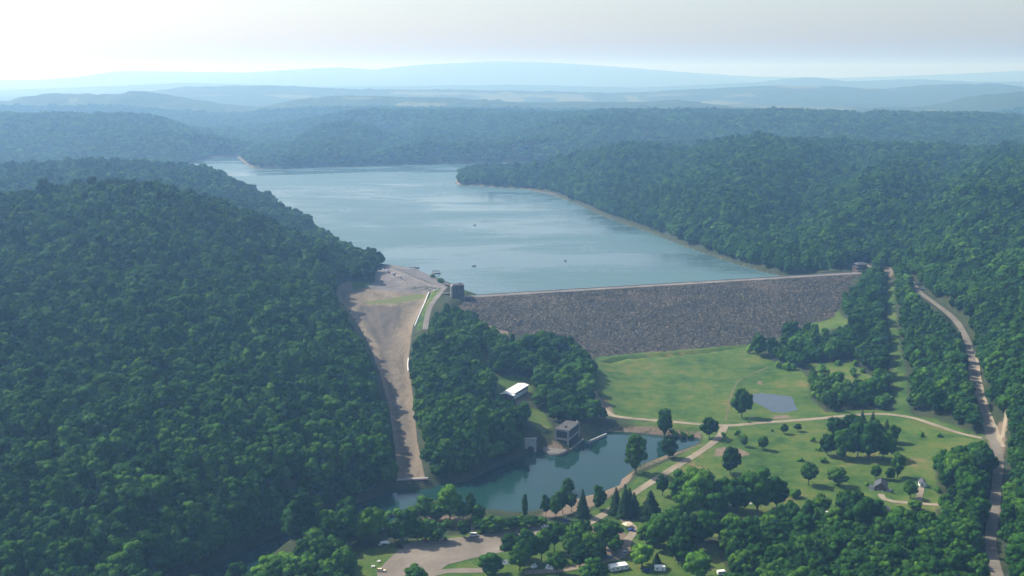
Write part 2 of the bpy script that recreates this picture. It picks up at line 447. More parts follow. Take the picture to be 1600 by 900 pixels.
# terrain: forest floor, grass, dirt, far fields
def mat_ground():
    m, nt, b = new_mat("ground"); n = N(nt)
    big = n.noise(.02, 5, .6); mid = n.noise(.11, 5, .65); fine = n.noise(.7, 3, .7)
    litter = n.mix(n.smooth(mid, .35, .65), (.022, .035, .013), (.04, .048, .022))
    grass = n.ramp(n.math('ADD', n.math('MULTIPLY', big, .55), n.math('MULTIPLY', mid, .45)), [(.36, (.020, .050, .008)), (.44, (.038, .084, .011)), (.52, (.066, .108, .016)), (.59, (.10, .118, .025)), (.64, (.155, .125, .05))])
    grass = n.mix(n.math('MULTIPLY', n.smooth(fine, .45, .8), .45), grass, (.03, .06, .014))
    dirt = n.mix(n.smooth(fine, .3, .7), (.12, .09, .06), (.20, .155, .11))
    canopy = n.mix(n.smooth(n.noise(.05, 4, .7), .35, .65), (.016, .034, .010), (.036, .065, .018))
    fields = n.mix(n.smooth(mid, .35, .65), (.15, .15, .07), (.05, .08, .025))
    e = n.math('MULTIPLY', n.math('SUBTRACT', mid, .5), 9)
    g = n.smooth(n.math('ADD', n.attr('grass'), e), 1.5, -1.5)
    d = n.smooth(n.math('ADD', n.attr('dirt'), n.math('MULTIPLY', n.math('SUBTRACT', n.noise(.35, 5, .7), .5), 9)), .8, -.8)
    c = n.mix(g, litter, grass)
    c = n.mix(d, c, dirt)
    c = n.mix(n.smooth(n.attr('far'), .3, .7), c, canopy)
    c = n.mix(n.smooth(n.attr('fields'), .5, .6), c, fields)
    n.link(c, b.inputs["Base Color"]); b.inputs["Specular IOR Level"].default_value = .1
    n.bump(n.mix(n.smooth(n.attr('far'), .3, .7), fine, n.math('MULTIPLY', n.voro(.07), 9)), .5, 1.2, b)
    return m
def mat_water(name, deep, rough, wave, streak=True):
    m, nt, b = new_mat(name); n = N(nt)
    s = n.noise(1, 2.5, .5, n.pos((.0028, .0055, 1)), 1.0)
    s2 = n.noise(1, 4, .6, n.pos((.012, .03, 1)), .4)
    k = n.math('ADD', n.math('MULTIPLY', s, .7), n.math('MULTIPLY', s2, .3))
    n.link(n.mix(n.smooth(k, .4, .6), [x * .85 for x in deep], [x * 1.12 for x in deep]), b.inputs["Base Color"])
    b.inputs["IOR"].default_value = 1.33; b.inputs["Specular IOR Level"].default_value = .5
    r = n.nt.nodes.new("ShaderNodeMapRange"); n.link(k, r.inputs[0]); r.inputs[1].default_value = .42; r.inputs[2].default_value = .58
    r.inputs[3].default_value = rough * .55; r.inputs[4].default_value = rough * 1.5
    n.link(r.outputs[0], b.inputs["Roughness"])
    h = n.math('ADD', n.noise(.35, 3, .6, n.pos((1, 1.6, 1))), n.math('MULTIPLY', n.noise(.06, 3, .6), 2.0))
    h = n.math('MULTIPLY', h, n.smooth(k, .40, .58))
    n.bump(h, wave, .8, b)
    return m
def mat_rock():
    m, nt, b = new_mat("riprap"); n = N(nt)
    w = n.mix(.35, n.pos(), n.pos())
    v1 = n.voro(.72, out=1); v2 = n.voro(1.4, out=1)
    a = n.nt.nodes.new("ShaderNodeSeparateColor"); n.link(v1, a.inputs[0]); c2 = n.nt.nodes.new("ShaderNodeSeparateColor"); n.link(v2, c2.inputs[0])
    t = n.math('ADD', n.math('MULTIPLY', a.outputs[0], .55), n.math('MULTIPLY', c2.outputs[1], .45))
    col = n.ramp(t, [(.10, (.013, .012, .009)), (.38, (.033, .030, .022)), (.62, (.062, .055, .040)), (.80, (.125, .108, .078)), (.93, (.32, .27, .19))])
    col = n.mix(n.math('MULTIPLY', n.smooth(n.noise(1, 4, .6, n.pos((.02, .02, .11))), .5, .66), .28), col, (.20, .155, .11), 'MIX')
    col = n.mix(n.math('MULTIPLY', n.smooth(n.noise(.05, 5, .65), .52, .7), .4), col, (.06, .07, .03))
    band = n.smooth(n.noise(1, 4, .6, n.pos((.012, .012, .16))), .40, .60)
    col = n.mix(n.math('MULTIPLY', band, .4), col, (.55, .56, .62), 'MULTIPLY')
    n.link(col, b.inputs["Base Color"])
    n.bump(n.math('ADD', n.voro(.5), n.voro(1.2)), 1.0, 1.0, b)
    return m
def mat_gravel(name, c0, c1, c2, s=.05, line=None):
    m, nt, b = new_mat(name); n = N(nt)
    v = n.math('ADD', n.math('MULTIPLY', n.noise(s, 6, .65, n.pos(), .5), .7), n.math('MULTIPLY', n.noise(s * 9, 4, .7), .3))
    n.link(n.ramp(v, [(.38, c0), (.5, c1), (.62, c2)]), b.inputs["Base Color"]); b.inputs["Specular IOR Level"].default_value = .15
    n.bump(n.noise(1.2, 3), .3, .2, b)
    return m
def mat_leaves(name, dark, mid, light, trans=0.0):
    m, nt, b = new_mat(name); n = N(nt)
    oi = nt.nodes.new("ShaderNodeObjectInfo")
    v = n.noise(.45, 3, .6, n.pos(obj=True))
    c = n.ramp(oi.outputs["Random"], [(0, dark), (.45, mid), (.8, light), (.95, [light[0] * 1.35, light[1] * 1.2, light[2]])])
    c = n.mix(n.smooth(v, .3, .7), c, (1.35, 1.30, 1.1), 'MULTIPLY')
    big = n.smooth(n.noise(.009, 3, .6), .38, .62)
    c = n.mix(n.math('MULTIPLY', big, .5), c, (1.45, 1.45, .85), 'MULTIPLY')
    n.link(c, b.inputs["Base Color"]); b.inputs["Roughness"].default_value = .8; b.inputs["Specular IOR Level"].default_value = .05
    return m
M = {
 'ground': mat_ground(),
 'lake': mat_water("lake_water", (.058, .112, .116), .30, .26),
 'river': mat_water("river_water", (.008, .034, .028), .09, .10),
 'pond': mat_water("pond_water", (.06, .075, .085), .2, .1),
 'rock': mat_rock(),
 'road': mat_gravel("asphalt", (.115, .102, .082), (.155, .138, .11), (.195, .172, .135)),
 'dirt': mat_gravel("dirt_road", (.155, .13, .088), (.22, .185, .13), (.285, .24, .17)),
 'track': mat_gravel("worn_grass", (.08, .09, .03), (.11, .105, .045), (.15, .13, .07)),
 'lot': mat_gravel("gravel_lot", (.14, .12, .094), (.175, .15, .118), (.215, .185, .145), .03),
 'apron': mat_gravel("grey_gravel", (.085, .08, .08), (.13, .12, .115), (.18, .165, .15), .03),
 'crest': mat_gravel("crest_gravel", (.115, .105, .095), (.155, .142, .128), (.20, .185, .165)),
 'leaf': mat_leaves("broadleaf_foliage", (.007, .030, .005), (.014, .052, .007), (.028, .078, .010)),
 'leaf_light': mat_leaves("light_foliage", (.036, .10, .010), (.046, .12, .012), (.06, .14, .014)),
 'needle': mat_leaves("conifer_foliage", (.006, .020, .009), (.009, .026, .011), (.013, .033, .013)),
 'bark': simple("bark", (.075, .06, .045), .9, .3, 1.5),
}
def mat_spill():
    m, nt, b = new_mat("spillway_rock"); n = N(nt)
    v = n.noise(.035, 6, .65, n.pos((1.6, .5, 1)), 1.2); f = n.noise(.4, 5, .7)
    c = n.ramp(n.math('ADD', n.math('MULTIPLY', v, .6), n.math('MULTIPLY', f, .4)), [(.36, (.07, .062, .046)), (.47, (.12, .10, .07)), (.55, (.17, .14, .10)), (.66, (.24, .20, .14))])
    # dark worn wedge of bare shale in the throat, with pale tyre and water tracks
    g = n.smooth(n.math('ADD', n.attr('wedge'), n.math('MULTIPLY', n.math('SUBTRACT', n.noise(.12, 4, .7), .5), 16)), 4, -4)
    c = n.mix(n.math('MULTIPLY', g, .6), c, (.036, .035, .036))
    tr = n.smooth(n.attr('tracks'), 1.0, .25)
    c = n.mix(n.math('MULTIPLY', tr, .16), c, (.22, .18, .145))
    ed = n.smooth(n.math('ADD', n.attr('edge'), n.math('MULTIPLY', n.math('SUBTRACT', n.noise(.2, 4, .7), .5), 8)), -7, 0)
    c = n.mix(n.math('MULTIPLY', ed, .7), c, (.21, .165, .115))
    gr = n.smooth(n.math('ADD', n.attr('grass'), n.math('MULTIPLY', n.math('SUBTRACT', n.noise(.2, 4, .7), .5), 14)), 1.5, -1.5)
    c = n.mix(gr, c, (.10, .12, .035))
    n.link(c, b.inputs["Base Color"]); b.inputs["Specular IOR Level"].default_value = .1
    n.bump(f, .5, .5, b)
    return m
M['spill'] = mat_spill()

# ------------------------------------------------------------------ mesh helpers
def np_mesh(name, V, faces, smooth_=False):
    """V (n,3) array; faces: (m,3|4) array"""
    me = bpy.data.meshes.new(name)
    V = np.asarray(V, np.float32); faces = np.asarray(faces, np.int32)
    m, k = faces.shape
    me.vertices.add(len(V)); me.vertices.foreach_set("co", V.ravel())
    me.loops.add(m * k); me.loops.foreach_set("vertex_index", faces.ravel())
    me.polygons.add(m); me.polygons.foreach_set("loop_start", np.arange(0, m * k, k, dtype=np.int32))
    me.polygons.foreach_set("use_smooth", np.full(m, smooth_, bool))
    me.update(calc_edges=True); me.validate()
    return me
def link(name, me, mats=(), parent=None, **props):
    o = bpy.data.objects.new(name, me); COL.objects.link(o)
    if me is not None:
        me.name = name
        for m in (mats if isinstance(mats, (list, tuple)) else [mats]):
            if me.materials.find(m.name) < 0: me.materials.append(m)
    if parent is not None: o.parent = parent
    for k, v in props.items(): o[k] = v
    return o
def fattr(me, name, vals):
    a = me.attributes.new(name, 'FLOAT', 'POINT'); a.data.foreach_set("value", np.asarray(vals, np.float32).ravel())

def structure(name, me, mat, label, cat):
    return link(name, me, mat, kind="structure", label=label, category=cat)

def sheet_mesh(name, poly, res, lift, flat=None, arr=None):
    """triangulated sheet inside an outline, draped on the ground (or flat at a height)"""
    P = []
    n = len(poly)
    for i in range(n):
        a, b = np.array(poly[i], float), np.array(poly[(i + 1) % n], float)
        k = max(1, int(np.linalg.norm(b - a) / res))
        for j in range(k): P.append(a + (b - a) * j / k)
    P = np.array(P)
    edges = [(i, (i + 1) % len(P)) for i in range(len(P))]
    x0, y0 = P.min(0); x1, y1 = P.max(0)
    gx, gy = np.meshgrid(np.arange(x0, x1, res), np.arange(y0, y1, res))
    gx = gx + ((np.arange(gx.shape[0]) % 2) * res * .5)[:, None]
    d = sdf_poly(P, gx, gy); k = d < -res * .45
    inner = np.stack([gx[k], gy[k]], 1)
    pts = [Vector(p) for p in np.concatenate([P, inner])]
    vo, _, fo, *_ = delaunay_2d_cdt(pts, edges, [], 1, 1e-4)
    V = np.array([(v.x, v.y) for v in vo])
    z = np.full(len(V), flat) if flat is not None else Zi(V[:, 0], V[:, 1], arr) + lift
    tri = np.array([f[:3] for f in fo if len(f) == 3])
    # consistent upward winding
    a, b, c = V[tri[:, 0]], V[tri[:, 1]], V[tri[:, 2]]
    cr = (b[:, 0] - a[:, 0]) * (c[:, 1] - a[:, 1]) - (b[:, 1] - a[:, 1]) * (c[:, 0] - a[:, 0])
    tri[cr < 0] = tri[cr < 0][:, ::-1]
    return np_mesh(name, np.column_stack([V, z]), tri, True)
def ribbon_mesh(name, P, w, lift, jitter=.35):
    P = np.asarray(P)
    T = np.gradient(P[:, :2], axis=0); T /= np.linalg.norm(T, axis=1)[:, None] + 1e-9
    Nn = np.stack([-T[:, 1], T[:, 0]], 1)
    cols = np.linspace(-.5, .5, 5); V = []
    for i in range(len(P)):
        ww = w * (1 + jitter * .35 * mnoise.noise(Vector((P[i, 0] * .05, P[i, 1] * .05, 3))))
        for c in cols:
            q = P[i, :2] + Nn[i] * c * ww
            V.append((q[0], q[1], 0))
        # edge verts dip below the ground a little
    V = np.array(V, float)
    V[:, 2] = Zi(V[:, 0], V[:, 1]) + lift
    k = len(cols)
    f = [(i * k + j, i * k + j + 1, (i + 1) * k + j + 1, (i + 1) * k + j) for i in range(len(P) - 1) for j in range(k - 1)]
    f = np.array(f)[:, ::-1]
    return np_mesh(name, V, f, True)

# ------------------------------------------------------------------ regions read off the photo
R = {}
R['dam field'] = region([(946,650),(930,612),(932,560),(950,552),(1000,548),(1080,543),(1130,538),(1168,536),(1190,556),(1222,572),(1250,576),(1264,592),(1266,622),(1292,644),(1340,640),(1400,642),(1440,652),(1400,662),(1100,672)])
R['strip clearing'] = region([(1385,440),(1396,440),(1402,520),(1414,580),(1421,648),(1398,648),(1393,560),(1387,500)])
R['toe grass'] = region([(1262,510),(1292,490),(1310,482),(1334,500),(1328,508),(1290,516),(1275,524)])
R['meadow'] = region([(950,660),(1100,660),(1400,645),(1450,652),(1540,683),(1545,690),(1500,700),(1460,730),(1474,790),(1440,812),(1300,822),(1240,812),(1170,835),(1000,850),(900,840),(880,820),(940,790),(980,760),(1000,740),(1050,718),(1100,690),(1096,678),(1000,668)])
R['knoll glade'] = region([(772,588),(800,585),(835,592),(832,618),(815,640),(800,640),(775,615)])
R['outlet glade'] = region([(822,636),(850,640),(862,668),(845,680),(830,662)])
R['park grass'] = region([(540,925),(560,862),(610,850),(640,842),(720,835),(800,822),(860,815),(1000,830),(1010,900),(960,960),(560,960)])
R['camp grass'] = region([(980,840),(1120,850),(1140,905),(1120,960),(960,960),(970,880)])
R['house lawn'] = region([(1370,790),(1460,788),(1470,830),(1400,820)])
R['abutment bank'] = region([(672,455),(690,452),(676,480),(664,512),(652,520),(650,512),(660,480)])
R['slope glade'] = region([(1255,568),(1330,566),(1365,590),(1350,612),(1280,600)])
R['kn 2'] = region([(745,545),(756,545),(770,600),(752,590)])
R['left bank lawn'] = region([(520,452),(590,440),(585,455),(530,470)])
R['verge'] = region([(1516,560),(1524,560),(1538,620),(1562,685),(1566,712),(1550,716),(1530,640)])
D_ = {}
D_['dirt plot'] = region([(1117,702),(1130,698),(1150,700),(1170,706),(1168,713),(1140,712),(1118,714)])
D_['beach a'] = region([(850,800),(880,785),(940,765),(968,748),(985,740),(1040,712),(1085,698),(1098,690),(1094,695),(1040,717),(992,737),(980,757),(956,773),(930,790),(900,799),(870,808),(840,808)])
D_['rocks b'] = region([(930,683),(945,668),(1000,666),(1060,672),(1095,676),(1098,684),(1060,682),(1000,677),(950,675)])
D_['pad c'] = region([(862,690),(840,695),(848,702),(875,708),(892,705),(870,690)])
D_['camp a'] = region([(900,830),(940,818),(980,835),(985,860),(960,870),(880,850)])
D_['junction'] = region([(1545,690),(1562,655),(1574,655),(1570,700),(1562,745),(1552,735)])
D_['dam left end'] = region([(715,478),(740,470),(760,500),(800,520),(790,530),(735,500)])
D_['lot r'] = region([(1378,417),(1400,420),(1394,434),(1378,430)])
D_['gap a'] = region([(1545,786),(1565,784),(1566,812),(1546,812)])
D_['shed'] = region([(1432,760),(1440,760),(1438,790),(1430,790)])
D_['pond rim'] = region([(1205,655),(1235,653),(1232,648),(1208,650)])
D_['bar'] = region([(645,812),(700,805),(750,815),(740,828),(680,825),(620,830),(600,832)])
D_['adit'] = region([(932,622),(946,622),(960,645),(940,655),(920,640)])
D_['dirt path end'] = region([(640,744),(662,744),(666,756),(624,756),(620,746)])
D_['dot 1'] = region([(1183,596),(1190,594),(1192,600),(1185,602)])
D_['apron dirt'] = region([(520,456),(545,452),(590,450),(670,455),(668,470),(540,475)])
D_['left dirt'] = region([(525,452),(545,440),(552,442),(540,462),(528,470)])
D_['building path'] = region([(804,626),(828,614),(828,624),(808,634)])

def min_sdf(d, X, Y, rough=0):
    out = np.full(X.shape, 400.0)
    for P in d.values():
        P = np.array(P); m = (X > P[:, 0].min() - 60) & (X < P[:, 0].max() + 60) & (Y > P[:, 1].min() - 60) & (Y < P[:, 1].max() + 60)
        if m.any(): out[m] = np.minimum(out[m], sdf_poly(P, X[m], Y[m]))
    return out
pond_poly = roughen(region([(1174,617),(1190,615),(1215,617),(1237,620),(1240,630),(1248,640),(1228,644),(1205,643),(1192,634),(1178,628)]), 1.6, 5, 2)
_d = sdf_poly(pond_poly, GX, GY); POND_Z = float(GZ[_d < 2].mean())
GZ = np.where(_d < 14, GZ + (POND_Z + np.clip(_d, -4, 6) * .12 - GZ) * (1 - smooth(4, 14, _d)), GZ)
SD_LAKE = sdf_poly(lake_poly, GX, GY); SD_RIVER = sdf_poly(river_poly, GX, GY)
SD_GRASS = min_sdf(R, GX, GY); SD_DIRT = min_sdf(D_, GX, GY)
shore = np.where((SD_LAKE > -10) & (GY < 3200), np.abs(SD_LAKE) - .8 - 3.2 * smooth(1900, 2400, GY), 99)
SD_DIRT = np.minimum(SD_DIRT, shore)

# ------------------------------------------------------------------ terrain object
def grid_faces(nr, nc):
    i = np.arange(nr - 1)[:, None] * nc + np.arange(nc - 1)[None]
    i = i.ravel()
    return np.stack([i, i + 1, i + nc + 1, i + nc], 1)
far = smooth(4900, 5200, GY + 0 * GX)
far = np.maximum(far, smooth(1500, 2500, np.abs(GX) - GY * .55))
fields = np.zeros_like(GX)
for px, py, rx, ry in [(1125,161,42,3),(995,159,14,2.5),(1235,168,40,3.5),(1455,173,14,2.5),(1245,128.5,45,3),(1365,132,22,2),(45,182,22,2.5),(560,154,30,2),(780,155,40,3),(660,163,40,2),(700,146,90,3),(450,150,40,2.5),(117,155,8,2),(850,150,60,3),(900,158,30,3),(1050,148,50,2),(330,150,40,2),(1150,150,30,2),(60,128,80,2)]:
    x, y, z = hit(px, py)
    x2, y2, _ = hit(px, py + ry); x3, _, _ = hit(px + rx, py)
    ax, ay = abs(x3 - x) + 1, min(600, max(60, abs(y2 - y)))
    fields = np.maximum(fields, 1 - .5 * (((GX - x) / ax) ** 2 + ((GY - y) / ay) ** 2) + .25 * vnoise(GX, GY, 160, 4))
far = np.where((GY < 5200), np.where(fields > .5, 0, far), far)
Zm = GZ + np.where(far > .5, 7 * fbm(GX, GY, 70, 2, 2), 0)
me = np_mesh("ground", np.stack([GX, GY, Zm], -1).reshape(-1, 3), grid_faces(*GX.shape), True)
fattr(me, "grass", SD_GRASS); fattr(me, "dirt", SD_DIRT); fattr(me, "far", far); fattr(me, "fields", fields)
structure("ground", me, M['ground'], "rolling green valley floor and hills that everything stands on", "ground")

# ------------------------------------------------------------------ water
def outset(P, r):
    P = np.array(P); out = []
    A = np.sum(P[:, 0] * np.roll(P[:, 1], -1) - np.roll(P[:, 0], -1) * P[:, 1])
    s = 1 if A > 0 else -1
    for i in range(len(P)):
        t = P[(i + 1) % len(P)] - P[i - 1]; t = t / (np.linalg.norm(t) + 1e-9)
        out.append(tuple(P[i] + s * np.array([t[1], -t[0]]) * r))
    return out
lk = sheet_mesh("lake", outset(lake_poly, 9), 60, 0, LAKE_Z)
structure("lake", lk, M['lake'], "broad blue-green reservoir lake held behind the rock dam", "lake")
rv = sheet_mesh("river", outset(river_poly, 4), 25, 0, RIVER_Z)
structure("river", rv, M['river'], "dark river widening into a pool beside the grey powerhouse", "river")
structure("pond", sheet_mesh("pond", pond_poly, 6, 0, POND_Z), M['pond'], "small grey pond in the green meadow below the dam", "pond")

# ------------------------------------------------------------------ road surfaces
for key, name, mat, lab, cat in [
  ('hill road', 'road', 'road', "pinkish grey two-lane road curving down the right hillside", "road"),
  ('dam road', 'road', 'crest', "short pale road climbing past the house at the dam's far end", "road"),
  ('valley road', 'road', 'dirt', "pale gravel road crossing the meadow from the pool to the hillside road", "road"),
  ('park road', 'road', 'dirt', "pale gravel road running diagonally beside the outlet pool", "road"),
  ('camp track', 'path', 'dirt', "narrow gravel loop among the campground trees", "path"),
  ('house drive', 'driveway', 'dirt', "tan dirt driveway in front of the dark house", "driveway"),
  ('shed drive', 'driveway', 'dirt', "short tan driveway leading up to the white shed", "driveway"),
  ('abutment road', 'road', 'crest', "narrow grey service road dropping beside the spillway wall", "road"),
  ('ramp road', 'road', 'crest', "light road crossing the grey boat ramp slope", "road"),
  ('meadow track', 'path', 'track', "faint worn track across the grass below the dam", "path"),
  ('woods track', 'path', 'dirt', "light track glimpsed between trees right of the hillside road", "path")]:
    P, w = ROADS[key]
    structure(name, ribbon_mesh(name, P, w, .14 + .015 * len(key) % .05), M[mat], lab, cat)
P, w = ROADS['hill road']
OFF_S = 1
def offset_line(P, o):
    T = np.gradient(P[:, :2], axis=0); T /= np.linalg.norm(T, axis=1)[:, None] + 1e-9
    Q = P.copy(); Q[:, 0] -= T[:, 1] * o; Q[:, 1] += T[:, 0] * o
    return Q
structure("road_shoulder", ribbon_mesh("road_shoulder", offset_line(P[(P[:, 2] < 26) & (P[:, 2] > 8.5)], OFF_S * 4.6), 2.6, .08), M['dirt'], "tan gravel shoulder along the uphill side of the hillside road", "shoulder")
lot_poly = region([(588,925),(590,892),(612,870),(626,856),(640,848),(690,842),(740,838),(790,830),(830,823),(862,820),(880,826),(868,834),(820,850),(790,862),(740,872),(700,882),(690,890),(720,888),(760,888),(760,895),(700,896),(660,905),(640,925)])
structure("parking_lot", sheet_mesh("parking_lot", roughen(lot_poly, .5, 6, 1), 4, .16), M['lot'], "broad pinkish gravel parking lot beside the river trees", "parking lot")
ap = region([(600,414),(625,415),(650,420),(668,428),(684,436),(700,443),(690,452),(672,458),(640,459),(590,455),(574,450),(586,440),(586,426)])
structure("boat_ramp", sheet_mesh("boat_ramp", ap, 5, .10), M['apron'], "grey gravel slope above the lake at the head of the spillway", "ramp")
sp_me = sheet_mesh("spillway", spill_poly, 3.5, .12)
vv = np.empty(len(sp_me.vertices) * 3, np.float32); sp_me.vertices.foreach_get("co", vv); vv = vv.reshape(-1, 3)
wedge = np.array(region([(556,480),(590,478),(630,480),(618,520),(606,548),(612,600),(640,735),(634,735),(606,640),(596,560),(580,520)]))
fattr(sp_me, "wedge", sdf_poly(wedge, vv[:, 0], vv[:, 1]))
fattr(sp_me, "edge", sdf_poly(spill_poly, vv[:, 0], vv[:, 1]))
fattr(sp_me, "grass", sdf_poly(region([(570,472),(600,468),(660,458),(664,466),(620,474),(575,475)]), vv[:, 0], vv[:, 1]))
tl = [region([(568,482),(600,530),(610,560)]), region([(587,480),(596,520),(606,560)]), region([(619,482),(610,520),(608,560)]), region([(655,480),(632,510),(612,535)]), region([(606,545),(618,610),(640,700),(648,745)])]
dd = np.min([dist_line(catmull([np.array(p) for p in t], 4), vv[:, 0], vv[:, 1])[0] for t in tl], 0)
fattr(sp_me, "tracks", dd / 3.5)
structure("spillway", sp_me, M['spill'], "bare brown rock spillway channel narrowing down to the river", "spillway")

# ------------------------------------------------------------------ the dam
def build_dam():
    S = np.arange(-14, DAM_L + 16, 1.3); Q = np.arange(5, 112, 1.25)
    s, q = np.meshgrid(S, Q)
    x = DA[0] + dt[0] * s + dn[0] * q; y = DA[1] + dt[1] * s + dn[1] * q
    z = CREST_Z - (q - 5) / 2.35
    amp = smooth(0, 4, q - 5)
    z = z + amp * (.55 * vnoise(x, y, 2.3, 5) + .45 * vnoise(x, y, 5.5, 9) + .5 * vnoise(x, y, 19, 2))
    face = np_mesh("downstream_face", np.stack([x, y, z], -1).reshape(-1, 3), grid_faces(*x.shape)[:, ::-1], False)
    S2 = np.arange(-14, DAM_L + 16, 4.0)
    prof = [(5, CREST_Z - .02), (3.6, CREST_Z + .05), (0, CREST_Z + .12), (-4, CREST_Z + .03), (-5.5, CREST_Z - .3), (-34, CREST_Z - 13)]
    V = []; 
    for a in S2:
        for b, c in prof: p = dam_pt(a, b); V.append((p[0], p[1], c))
    top = np_mesh("crest_road", V, grid_faces(len(S2), len(prof))[:, ::-1], False)
    root = bpy.data.objects.new("rockfill_dam", None); COL.objects.link(root)
    mid = dam_pt(DAM_L / 2, 50); root.location = (mid[0], mid[1], 0)
    root["label"] = "long straight rock-faced dam holding back the lake"; root["category"] = "dam"
    for me, mt, nm in ((face, 'rock', 'downstream_face'), (top, 'crest', 'crest_road')):
        o = link(nm, me, M[mt], root); o.location = -root.location
    # low parapet line on the lake side of the crest
    bm = bmesh.new()
    for a in np.arange(6, DAM_L - 4, 12.0):
        p0, p1 = dam_pt(a, -4.2), dam_pt(a + 11.97, -4.2)
        c = (p0 + p1) / 2; ang = math.atan2(dt[1], dt[0])
        bmesh.ops.create_cube(bm, size=1, matrix=Matrix.Translation((c[0], c[1], CREST_Z + .4)) @ Matrix.Rotation(ang, 4, 'Z') @ Matrix.Diagonal((11.97, .3, .7, 1)))
    me = bpy.data.meshes.new("guard_rail"); bm.to_mesh(me); bm.free()
    o = link("guard_rail", me, simple("pale_concrete", (.30, .28, .26)), root); o.location = -root.location
build_dam()

# ------------------------------------------------------------------ trees
def ico(sub):
    bm = bmesh.new(); bmesh.ops.create_icosphere(bm, subdivisions=sub, radius=1)
    V = np.array([v.co[:] for v in bm.verts]); Fc = np.array([[v.index for v in f.verts] for f in bm.faces]); bm.free()
    return V, Fc
ICO = {1: ico(1), 2: ico(2)}
class Acc:
    def __init__(s): s.V = []; s.T = []; s.n = 0
    def add(s, V, T): s.V.append(V); s.T.append(T + s.n); s.n += len(V)
    def mesh(s, name, sm=True): return np_mesh(name, np.concatenate(s.V), np.concatenate(s.T), sm)
def lobe(acc, rs, c, r, sub, flat=.8):
    V, T = ICO[sub]
    nz = 1 + .22 * np.sin(V[:, 0] * 5.3 + rs.rand() * 9) * np.cos(V[:, 1] * 4.7 + rs.rand() * 9) + rs.uniform(-.13, .13, len(V))
    acc.add(V * nz[:, None] * np.array([r, r, r * flat]) + c, T)
def leaves(acc, rs, c, r, n, size, flat=.8, up=.25):
    d = rs.normal(size=(n, 3)); d[:, 2] += up; d /= np.linalg.norm(d, axis=1)[:, None]
    p = c + d * np.array([r, r, r * flat]) * rs.uniform(.9, 1.16, n)[:, None]
    nn = d + rs.normal(size=(n, 3)) * .55; nn /= np.linalg.norm(nn, axis=1)[:, None]
    a = np.cross(nn, rs.normal(size=(n, 3))); a /= np.linalg.norm(a, axis=1)[:, None] + 1e-9
    b = np.cross(nn, a)
    s = (size * rs.uniform(.6, 1.3, n))[:, None]
    V = np.concatenate([p + a * s, p + b * s * .8, p - a * s * .8 - b * s * .6])
    i = np.arange(n)
    acc.add(V, np.stack([i, i + n, i + 2 * n], 1))
def trunk_mesh(rs, h, r, top, limbs=4, spread=3):
    """tapered trunk with a few limbs"""
    acc = Acc()
    def tube(p0, p1, r0, r1, k=6, seg=3):
        p0 = np.array(p0, float); p1 = np.array(p1, float); V = []
        ax = p1 - p0; ax = ax / np.linalg.norm(ax); u = np.cross(ax, [.3, .9, .1]); u /= np.linalg.norm(u); v = np.cross(ax, u)
        for j in range(seg + 1):
            t = j / seg; c = p0 + (p1 - p0) * t; c = c + u * math.sin(t * 3) * r0 * .35; rr = r0 + (r1 - r0) * t
            for a in range(k): V.append(c + (u * math.cos(a * 2 * math.pi / k) + v * math.sin(a * 2 * math.pi / k)) * rr)
        T = []
        for j in range(seg):
            for a in range(k):
                b = (a + 1) % k
                T += [(j * k + a, j * k + b, (j + 1) * k + b), (j * k + a, (j + 1) * k + b, (j + 1) * k + a)]
        acc.add(np.array(V), np.array(T))
    tube((0, 0, -.6), (0, 0, top), r, r * .45)
    for i in range(limbs):
        a = rs.rand() * 6.28; z0 = top * rs.uniform(.5, .95)
        tube((0, 0, z0), (math.cos(a) * spread * .7, math.sin(a) * spread * .7, z0 + h * .22), r * .4, r * .12, 4, 2)
    return acc.mesh("trunk")
def crown_broad(seed, h=15, rad=6, low=.22, lobes=13, sub=2, nl=60, size=.65, flat=.8, squash=1.0):
    rs = np.random.RandomState(seed); acc = Acc()
    zc = h * (low + 1) / 2; hz = h * (1 - low) / 2
    lobe(acc, rs, np.array([0, 0, zc - hz * .1]), rad * .62, sub, hz * .8 / (rad * .62))
    for i in range(lobes):
        t = (i + .5) / lobes; ph = i * 2.39996 + rs.rand() * .7
        cz = 1 - 1.75 * t; rr = math.sqrt(max(0.05, 1 - cz * cz))
        w = rs.uniform(.50, .98)
        lr = rad * rs.uniform(.20, .44)
        c = np.array([math.cos(ph) * rr * rad * w * .92, math.sin(ph) * rr * rad * w * .92, zc + cz * hz * w * 0.92])
        lobe(acc, rs, c, lr, sub, flat)
        leaves(acc, rs, c, lr, nl, size, flat)
    leaves(acc, rs, np.array([0, 0, zc]), rad * .85, nl * 2, size, hz / rad)
    V = np.concatenate(acc.V); V[:, 2] -= 0
    return acc.mesh("crown")
def crown_column(seed, h=16, rad=2.6):
    rs = np.random.RandomState(seed); acc = Acc()
    for i in range(11):
        t = i / 10; z = h * (.12 + .80 * t); r = rad * (.55 + .5 * math.sin(math.pi * min(1, t * .9 + .12)))
        c = np.array([rs.uniform(-.5, .5), rs.uniform(-.5, .5), z]); 
        lobe(acc, rs, c, r * .8, 1, .95); leaves(acc, rs, c, r * .9, 70, .6, 1)
    return acc.mesh("crown")
